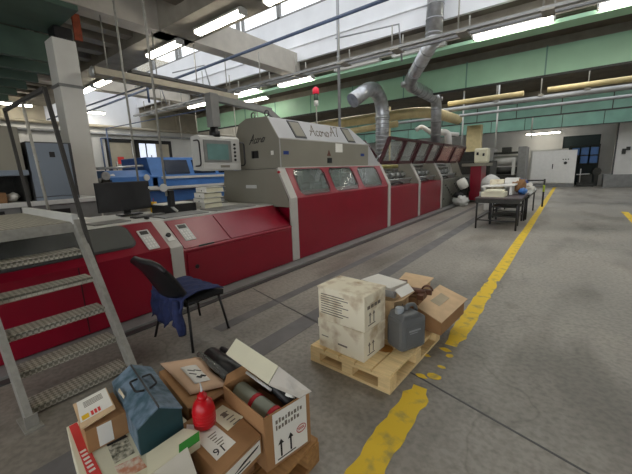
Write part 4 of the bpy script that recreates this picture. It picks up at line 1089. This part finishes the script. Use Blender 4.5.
# oil bottle
t = thing('oil_bottle', (-1.352,.80,.362), 'red plastic oil bottle with a pointed white spout on the labelled carton', 'bottle')
bc = (-1.352,.80,.3645)
obj('body', MB().lathe(bc,[(.048,0),(.054,.007),(.055,.08),(.053,.10),(.046,.122),(.03,.142),(.024,.146)],24), M['bottle'], t)
obj('collar', MB().lathe((bc[0],bc[1],bc[2]+.146),[(.024,0),(.024,.02),(.014,.022),(.010,.04)],16), M['bottle'], t)
obj('spout', MB().tube([(bc[0],bc[1],bc[2]+.185),(bc[0]-.001,bc[1]+.002,bc[2]+.20),(bc[0]+.001,bc[1]-.004,bc[2]+.235)],[.008,.005,.0025],8), M['lgrey'], t)
b = MB()
for k in range(4): b.lathe((bc[0],bc[1],bc[2]+.03+.016*k),[(.0552,0),(.0565,.002),(.0552,.004)],24)
obj('ring', b, M['bottle'], t)
# carton with padded envelope
t = thing('carton', (-1.73,.95,.144), 'brown carton under the padded envelope behind the toolbox', 'carton')
q = [(-1.50,.80),(-1.47,1.02),(-1.92,1.12),(-1.96,.885)]
obj('body', MB().prism(q,'z',.145,.385,.004), M['card'], t)
obj('flap', MB().plate([(-1.50,.80,.385),(-1.47,1.0,.385),(-1.42,.99,.40),(-1.44,.82,.395)],.004), M['cardd'], t)
t = thing('padded_envelope', (-1.73,.98,.39), 'brown padded envelope with a white address label lying on the carton', 'envelope')
E0 = [(-2.02,.93),(-1.87,1.12),(-1.47,1.03),(-1.58,.865)]
def envf(u, v):
    a = V(E0[0])*(1-u)*(1-v)+V(E0[3])*u*(1-v)+V(E0[1])*(1-u)*v+V(E0[2])*u*v
    return (a.x,a.y,.398+.022*math.sin(PI*u)*math.sin(PI*v)+.008*math.sin(u*9)*v)
obj('pouch', MB().grid(envf,14,10,.008), mat('padded paper', (214,180,150), .7, var=.06), t)
def envl(u,v): p = envf(.34+.5*u,.28+.42*v); return (p[0],p[1],p[2]+.005)
obj('label', MB().grid(envl,8,6,.002), M['paper'], t)
b = MB()
for (u,v) in ((.72,.5),(.70,.62),(.6,.42),(.52,.6),(.5,.45)):
    p = envf(u,v); b.cbox((p[0],p[1],p[2]+.0065),(.035 if u>.65 else .05,.012 if u>.65 else .005,.002),rz=.4)
obj('label_print', b, M['ink'], t)
t = thing('black_roller', (-1.6,1.16,.36), 'black roller in clear film behind the padded envelope', 'roller')
obj('roller', MB().tube([(-1.86,1.20,.37),(-1.46,1.12,.40)],.06,14), M['black'], t)
obj('film', MB().tube([(-1.88,1.13,.41),(-1.50,1.06,.425)],.022,10), M['acryl'], t)
obj('bar', MB().tube([(-1.80,1.25,.42),(-1.44,1.2,.44)],.018,8), M['black'], t)
tag(obj('carton', MB().prism([(-1.48,1.05),(-1.46,1.2),(-1.84,1.24),(-1.88,1.14)],'z',.145,.315), M['cardd']), 'dark carton under the black roller', 'carton')
# toolbox
A = V((-1.42,.618,0)); B = V((-1.885,.705,0)); dl = (B-A).normalized(); dn = V((dl.y,-dl.x,0)); L = (B-A).length
t = thing('toolbox', tuple(A*.5+B*.5+V((0,0,.352))), 'dented blue hammered metal toolbox with a hinged pitched lid', 'toolbox')
def tp(s, w_, z): p = A+dl*s+dn*w_; return V((p.x,p.y,z))
def tprism(prof, s0, s1):
    mb = MB(); vs = [tp(s0,w_,z) for w_,z in prof]+[tp(s1,w_,z) for w_,z in prof]; n = len(prof)
    mb._add(vs,[tuple(range(n)),tuple(range(2*n-1,n-1,-1))]+[(i,(i+1)%n,(i+1)%n+n,i+n) for i in range(n)]); return mb
W2 = .098
obj('body', tprism([(-W2,.352),(W2,.352),(W2,.49),(0,.545),(-W2,.49)],0,L), M['tooldk'], t)
obj('lid', tprism([(-W2-.004,.485),(-W2-.004,.494),(-.004,.553),(-.004,.544)],-.004,L+.004), M['toolblue'], t)
obj('lid', tprism([(W2+.004,.485),(W2+.004,.494),(.004,.553),(.004,.544)],-.004,L+.004), M['toolblue'], t)
obj('side_panel', tprism([(-W2-.004,.36),(-W2-.004,.49),(-W2,.49),(-W2,.36)],0,L), M['toolblue'], t)
obj('hinge', MB().tube([tp(.0,0,.552),tp(L,0,.552)],.005,8), M['dgrey'], t)
for sgn in (1,-1):
    pts = [tp(.17,sgn*.012,.555),tp(.18,sgn*.05,.56),tp(.29,sgn*.05,.56),tp(.30,sgn*.012,.555)]
    obj('handle', MB().tube(bend(pts,.015),.0055,8), M['black'], t)
# brochure boxes
t = thing('printed_box', (-1.6,.3,.144), 'white printed food box with a red edge and pictures under the toolbox', 'box')
q = [(-1.28,.268),(-1.28,.64),(-1.47,.77),(-1.93,.80),(-1.943,.383)]
obj('body', MB().prism(q,'z',.145,.35,.003), M['cream2'], t)
obj('red_stripe', MB().plate([(-1.935,.392,.3512),(-1.935,.428,.3512),(-1.40,.368,.3512),(-1.40,.32,.3512)],.002), M['redprint'], t)
b = MB()
for i in range(6): b.box((-1.70+i*.03,.363-i*.003,.3522),(-1.685+i*.03,.387-i*.003,.3528))
obj('white_print', b, M['paper'], t)
obj('picture', MB().plate([(-1.624,.453,.3512),(-1.606,.535,.3512),(-1.484,.514,.3512),(-1.496,.432,.3512)],.002), M['photo'], t)
obj('picture', MB().plate([(-1.48,.424,.3512),(-1.45,.515,.3512),(-1.36,.508,.3512),(-1.385,.415,.3512)],.002), M['photo2'], t)
obj('picture', MB().plate([(-1.695,.457,.3512),(-1.66,.535,.3512),(-1.61,.538,.3512),(-1.628,.455,.3512)],.002), M['ink'], t)
# parcel on it
t = thing('parcel', (-1.755,.475,.351), 'small brown parcel with white address labels standing on the printed box', 'parcel')
q = [(-1.65,.385),(-1.63,.555),(-1.85,.585),(-1.875,.42)]
obj('body', MB().prism(q,'z',.351,.47,.003), M['card'], t)
lidq = [(-1.655,.375),(-1.645,.52),(-1.86,.56),(-1.885,.415)]
obj('lid', MB().plate([(lidq[0][0],lidq[0][1],.485),(lidq[1][0],lidq[1][1],.505),(lidq[2][0],lidq[2][1],.505),(lidq[3][0],lidq[3][1],.485)],.005), M['card2'], t)
def lp(u,v): 
    a = V(lidq[3])*(1-u)*(1-v)+V(lidq[0])*u*(1-v)+V(lidq[2])*(1-u)*v+V(lidq[1])*u*v
    return (a.x,a.y,.4895+.02*v)
obj('label', MB().plate([lp(.02,.1),lp(.80,.04),lp(.84,.96),lp(.02,.97)],.0015), M['paper'], t)
b = MB()
for i in range(5): b.plate([(V(lp(.16+.05*i,.25))+V((0,0,.0012)))[:], (V(lp(.18+.05*i,.25))+V((0,0,.0012)))[:], (V(lp(.18+.05*i,.8))+V((0,0,.0012)))[:], (V(lp(.16+.05*i,.8))+V((0,0,.0012)))[:]],.0008)
obj('label_print', b, M['greyink'], t)
obj('yellow_sticker', MB().plate([(V(lp(.62,.1))+V((0,0,.0015)))[:],(V(lp(.78,.1))+V((0,0,.0015)))[:],(V(lp(.78,.3))+V((0,0,.0015)))[:],(V(lp(.62,.3))+V((0,0,.0015)))[:]],.001), M['yel'], t)
b = MB()
for i in range(3): b.plate([(V(lp(.62,.36+.1*i))+V((0,0,.0015)))[:],(V(lp(.78,.36+.1*i))+V((0,0,.0015)))[:],(V(lp(.78,.43+.1*i))+V((0,0,.0015)))[:],(V(lp(.62,.43+.1*i))+V((0,0,.0015)))[:]],.001)
obj('red_print', b, M['redprint'], t)
obj('side_label', MB().plate([(-1.6445,.43,.36),(-1.6385,.49,.36),(-1.6385,.49,.465),(-1.6445,.43,.465)],.003), M['paper'], t)
obj('open_flap', MB().plate([(-1.80,.588,.47),(-1.70,.572,.47),(-1.69,.58,.515),(-1.77,.59,.52)],.004), M['wcard'], t)
# white boxes with a green edge in front
t = thing('flat_box', (-1.3,.6,.35), 'flat cream box with a green edge next to the labelled carton', 'box')
q = [(-1.262,.47),(-1.245,.70),(-1.30,.735),(-1.376,.70),(-1.378,.52)]
obj('body', MB().prism(q,'z',.3625,.40,.002), M['cream2'], t)
obj('green_edge', MB().plate([(-1.249,.60,.4015),(-1.245,.70,.4015),(-1.295,.73,.4015),(-1.30,.63,.4015)],.003), M['greenbox'], t)
tag(obj('white_carton', MB().prism([(-1.09,.30),(-1.09,.585),(-1.245,.64),(-1.24,.30)],'z',.145,.415,.003), mat('grey white carton', (214,210,198), .8, var=.08)), 'plain off white carton at the bottom edge of the photo', 'carton')

# ------------------------------------------------------------------ end of the line and the far hall
t = thing('delivery_unit', (-3.4,15.9,0), 'red and grey delivery unit at the far end of the line with a white roll', 'machine')
obj('body', MB().box((-5.0,15.55,0),(-3.45,16.6,1.15)), M['guts'], t)
obj('red_panel', MB().box((-3.40,15.4,.1),(-2.98,16.4,1.52),.01), M['red'], t)
obj('top_bar', MB().box((-3.75,15.35,1.52),(-2.75,16.5,1.64),.01), M['taupe'], t)
obj('side_frame', MB().prism([(-4.1,1.1),(-3.75,1.1),(-4.0,1.75),(-4.3,1.75)],'y',15.53,15.6), M['taupe'], t)
b = MB().box((-3.72,15.2,.2),(-3.45,15.5,.9)).tube([(-3.75,14.9,1.0),(-3.35,14.9,1.05),(-3.3,14.9,.5)],.05).box((-3.6,14.7,.0),(-3.4,15.3,.3))
obj('linkage', b, M['gutsd'], t)
obj('roll', MB().lathe((-3.42,14.3,.85),[(.05,-.16),(.2,-.15),(.22,0),(.2,.15),(.05,.16)],18,Matrix.Rotation(1.1,4,'Y')), M['paper'], t)
tag(obj('foil_heap', MB().blob((-3.35,13.9,.2),(.28,.25,.2),3,.25,4), M['lgrey']), 'crumpled pale waste heap on the floor below the white roll', 'waste')
tag(obj('rag_heap', MB().blob((-3.5,14.0,.42),(.2,.16,.12),2,.2,8), M['black']), 'dark rag below the white roll', 'rag')
t = thing('white_hood', (-4.3,15.0,2.3), 'white bent tube hood standing above the open covers at the far end', 'hood')
obj('tube', MB().tube(bend([(-4.75,14.6,2.2),(-4.7,14.6,2.95),(-4.25,14.9,2.95),(-4.2,14.9,2.3)],.2),.14,12), M['white'], t)
obj('arm', MB().tube(bend([(-4.7,14.6,2.85),(-5.2,14.4,3.25),(-5.4,14.3,3.1)],.15),.09,10).tube([(-4.3,14.9,2.9),(-3.9,15.2,2.85)],.08,10), M['white'], t)
t = thing('counter_head', (-3.2,16.9,1.7), 'cream machine head with small windows above the red delivery unit', 'machine')
obj('head', MB().box((-3.55,16.6,1.64),(-3.0,17.2,2.3),.08), M['cream2'], t)
obj('window', MB().box((-3.45,16.585,2.0),(-3.36,16.6,2.12)).box((-3.2,16.585,1.95),(-3.12,16.6,2.07)), M['black'], t)
tag(obj('machine_block', MB().box((-4.6,17.4,0),(-3.0,19.2,1.75),.03).box((-4.4,17.6,1.75),(-3.4,18.8,2.2),.03).box((-4.5,17.38,1.2),(-3.2,17.4,1.6)), M['gutsd']), 'dark machinery block behind the red delivery unit', 'machine')
tag(obj('wrapped_stack', MB().blob((-2.55,15.2,.75),(.38,.4,.42),3,.05,6).box((-2.9,14.9,0),(-2.2,15.6,.5)), M['lgrey']), 'pale wrapped stack between the delivery unit and the tables', 'stack')

# tables with paper
def table(x0, x1, y0, y1, z, lab, lm, tm):
    t = thing('work_table', ((x0+x1)/2,(y0+y1)/2,0), lab, 'table')
    obj('top', MB().box((x0,y0,z-.03),(x1,y1,z),.005), tm, t)
    obj('apron', MB().box((x0+.02,y0+.01,z-.13),(x1-.02,y0+.03,z-.03)).box((x1-.04,y0+.02,z-.1),(x1-.02,y1-.02,z-.03)), M['gutsd'], t)
    for x in (x0+.05,x1-.07):
        for y in (y0+.05,y1-.05): obj('leg', MB().tube([(x,y,0),(x,y,z-.03)],.022,8), lm, t)
    obj('stretcher', MB().tube([(x0+.05,y0+.05,.22),(x1-.07,y0+.05,.22)],.014,8).tube([(x0+.05,y0+.05,.22),(x0+.05,y1-.05,.22)],.014,8), lm, t)
    return t
table(-1.86,-.86,9.05,10.9,.78,'dark work table with thin black legs beside the yellow line, nearest of the row', M['black'], mat('dark table top', (70,58,60), .35))
table(-1.80,-.84,11.05,13.4,.74,'lower work table behind the nearest dark table', M['black'], M['lgrey'])
t = thing('trolley', (-1.3,10.3,0), 'black two shelf trolley standing under the dark work table', 'trolley')
obj('shelf', MB().box((-1.62,9.9,.20),(-.98,10.8,.23)), M['gutsd'], t)
obj('shelf', MB().box((-1.62,9.9,.45),(-.98,10.8,.48)), M['gutsd'], t)
for x in (-1.62,-.98):
    for y in (9.9,10.8): obj('leg', MB().box((x-.025,y-.025,0),(x+.025,y+.025,.6)), M['black'], t)
t = thing('rail_stand', (-.85,14.6,0), 'black rail stand with a yellow marked post at the far end of the tables', 'stand')
obj('rail', MB().tube([(-1.75,14.6,.95),(-.72,14.6,.95)],.025,8), M['black'], t)
obj('post', MB().tube([(-.72,14.6,0),(-.72,14.6,1.0)],.03,8), M['black'], t)
obj('post', MB().tube([(-1.75,14.6,0),(-1.75,14.6,.95)],.03,8), M['black'], t)
obj('yellow_mark', MB().tube([(-.72,14.6,.55),(-.72,14.6,.78)],.036,8), mat('yellow green', (176,196,60), .5), t)
tag(obj('paper_stack', MB().box((-1.78,9.35,.78),(-1.25,9.85,.90),.006).box((-1.7,9.33,.90),(-1.3,9.8,.95),.006), M['cream2']), 'thick cream paper stack at the front of the dark table', 'paper stack')
tag(obj('board', MB().cbox((-1.5,10.2,1.02),(.78,.6,.04),.004,ry=-.06).cbox((-1.2,10.2,.9),(.05,.55,.22)).cbox((-1.8,10.2,.88),(.05,.55,.19)), M['white']), 'white board resting over the paper stacks on the dark table', 'board')
tag(obj('carton', MB().box((-1.80,10.55,.78),(-1.45,10.85,1.16),.004), M['wcard']), 'pale carton at the back left of the dark table', 'carton')
tag(obj('carton', MB().box((-1.43,10.55,.78),(-1.10,10.85,1.20),.004), M['white']), 'pale carton at the back right of the dark table', 'carton')
tag(obj('blue_bag', MB().blob((-.96,10.3,.865),(.10,.16,.085),3,.18,12), M['blue']), 'bright blue plastic bag on the right edge of the dark table', 'bag')
tag(obj('rag_heap', MB().blob((-1.12,10.7,.98),(.2,.25,.2),3,.2,13), M['cardd']), 'brownish grey rag heap behind the blue bag', 'rag')
tag(obj('paper_roll', MB().tube([(-1.15,11.3,.9),(-.85,11.0,1.0)],.06,10).tube([(-1.05,11.6,.85),(-.8,11.2,.9)],.05,10), M['paper']), 'rolled white papers behind the blue bag', 'paper rolls')
tag(obj('cover_sheet', MB().blob((-1.40,12.5,.93),(.40,.48,.19),3,.05,15), M['dblue']), 'dark blue cover over a heap on the lower table', 'cover')
tag(obj('paper_stack', MB().box((-1.2,11.9,.74),(-.86,12.8,.83),.006), M['lgrey']), 'white paper pile at the right edge of the lower table', 'paper stack')
tag(obj('wrapped_box', MB().box((-2.35,12.9,0),(-1.9,13.6,.95),.03), M['lgrey']), 'pale wrapped box left of the tables', 'box')

# printing press at the back
t = thing('printing_press', (-3.2,24.3,0), 'grey printing press with two uprights behind the tables', 'machine')
obj('side_frame', MB().box((-4.35,23.6,0),(-3.95,25.2,2.5),.03), M['mgrey'], t)
obj('side_frame', MB().box((-2.62,23.6,0),(-2.2,25.2,2.55),.03), M['mgrey'], t)
obj('cylinder', MB().tube([(-3.95,24.2,1.75),(-2.6,24.2,1.75)],.3,18), M['lgrey'], t)
obj('cylinder', MB().tube([(-3.95,24.0,1.15),(-2.6,24.0,1.15)],.22,18), M['gutsd'], t)
obj('cross_beam', MB().box((-3.95,23.8,2.15),(-2.6,24.1,2.28)).box((-3.5,23.7,2.28),(-3.0,24.2,2.55)), M['gutsd'], t)
obj('arm', MB().box((-2.85,23.3,.9),(-2.7,23.6,1.9),.02), M['lgrey'], t)
obj('bed', MB().box((-3.95,23.4,0),(-2.6,25.0,.9)), M['gutsd'], t)
t = thing('press_cabinet', (-5.5,24.0,0), 'grey machine cabinet left of the printing press', 'machine')
obj('body', MB().box((-6.2,23.8,0),(-4.7,25.2,1.9),.03), M['mgrey'], t)
obj('rail', MB().tube([(-6.2,23.7,2.2),(-4.6,23.7,2.2)],.04).tube([(-6.1,23.7,1.9),(-6.1,23.7,2.2)],.03).tube([(-4.8,23.7,1.9),(-4.8,23.7,2.2)],.03), M['pipegrey'], t)
tag(obj('machine_block', MB().box((-9.5,18.0,0),(-7.0,20.0,2.2),.04).box((-9.2,18.2,2.2),(-8.2,19.6,2.8),.04), M['mgrey']), 'grey machine in the distance behind the hood', 'machine')
tag(obj('machine_block', MB().box((-12.5,20.0,0),(-10.4,22.4,2.1),.04).box((-12.2,20.2,2.1),(-11.4,21.6,2.6),.04), M['lgrey']), 'pale machine farthest back behind the hood', 'machine')
# white control cabinet
t = thing('control_cabinet', (-.95,26.8,0), 'large white two door control cabinet on a dark plinth at the back wall', 'cabinet')
obj('body', MB().box((-2.12,26.5,.22),(.22,27.4,2.28),.01), M['white'], t)
obj('plinth', MB().box((-2.14,26.48,0),(.24,27.4,.22)), M['mgrey'], t)
obj('door', MB().box((-2.10,26.47,.26),(-.97,26.5,2.25),.004), M['white'], t)
obj('door', MB().box((-.955,26.47,.26),(.20,26.5,2.25),.004), M['white'], t)
obj('handle', MB().box((-.99,26.44,1.15),(-.94,26.47,1.45)), M['black'], t)
for k in range(3): obj('button', MB().lathe((-.45+k*.13,26.47,1.72),[(.035,0),(.035,.03)],10,Matrix.Rotation(PI/2,4,'X')), M['black'], t)
obj('main_switch', MB().lathe((-.32,26.47,1.5),[(.09,0),(.08,.04)],10,Matrix.Rotation(PI/2,4,'X')), M['ink'], t)
tag(obj('machine_block', MB().box((-2.3,27.6,0),(-.25,28.6,2.42),.02), M['lgrey']), 'pale machine housing just behind the white cabinet', 'machine')
# blue crates and machinery by the doorway
t = thing('shelf_rack', (.6,28.0,0), 'dark rack in front of the back doorway holding blue crates', 'rack')
for x in (-.15,1.32): obj('post', MB().box((x-.03,27.95,0),(x+.03,28.05,2.6)), M['gutsd'], t)
for z in (1.42,1.95,2.55): obj('shelf', MB().box((-.15,27.8,z-.03),(1.32,28.3,z)), M['gutsd'], t)
for k, (x, z) in enumerate(((-.06,1.95),(.40,1.95),(.86,1.95),(.40,1.42),(.86,1.42))):
    b = MB().box((x,27.82,z+.003),(x+.42,28.28,z+.03)).box((x,27.82,z+.003),(x+.42,27.85,z+.46)).box((x,28.25,z+.003),(x+.42,28.28,z+.46)).box((x,27.82,z+.003),(x+.03,28.28,z+.46)).box((x+.39,27.82,z+.003),(x+.42,28.28,z+.46))
    tag(obj('crate', b, M['blue']), ('blue crate on the upper rack shelf, leftmost of three','blue crate on the upper rack shelf, middle of three','blue crate on the upper rack shelf, rightmost of three','blue crate on the lower rack shelf, left one','blue crate on the lower rack shelf, right one')[k], 'crate', 'blue crates by the doorway')
t = thing('pallet_truck', (.9,27.2,0), 'dark hand truck with a pale bar in front of the doorway', 'truck')
obj('chassis', MB().box((.35,26.9,.0),(1.2,27.5,.25)).box((.4,27.2,.25),(1.1,27.45,.75)), M['gutsd'], t)
obj('handle', MB().tube([(.3,27.0,.75),(.95,27.2,.78)],.035).tube([(.5,27.2,.25),(.5,27.2,1.1)],.03), M['lgrey'], t)
tag(obj('hose_reel', MB().lathe((1.3,27.9-.3,.9),[(.22,-.08),(.24,0),(.22,.08)],16,Matrix.Rotation(PI/2,4,'X')).box((1.2,27.55,0),(1.4,27.66,.9)), M['gutsd']), 'dark hose reel left of the white pillar', 'reel')

# ------------------------------------------------------------------ light and view
w = bpy.data.worlds.new('sky'); S.world = w; w.use_nodes = True
bg = w.node_tree.nodes['Background']; bg.inputs['Color'].default_value = (.93,.965,1,1); bg.inputs['Strength'].default_value = 2.1
S.view_settings.view_transform = 'Standard'; S.view_settings.look = 'None'
S.view_settings.exposure = 0.12; S.view_settings.gamma = 1; S.view_settings.use_curve_mapping = False
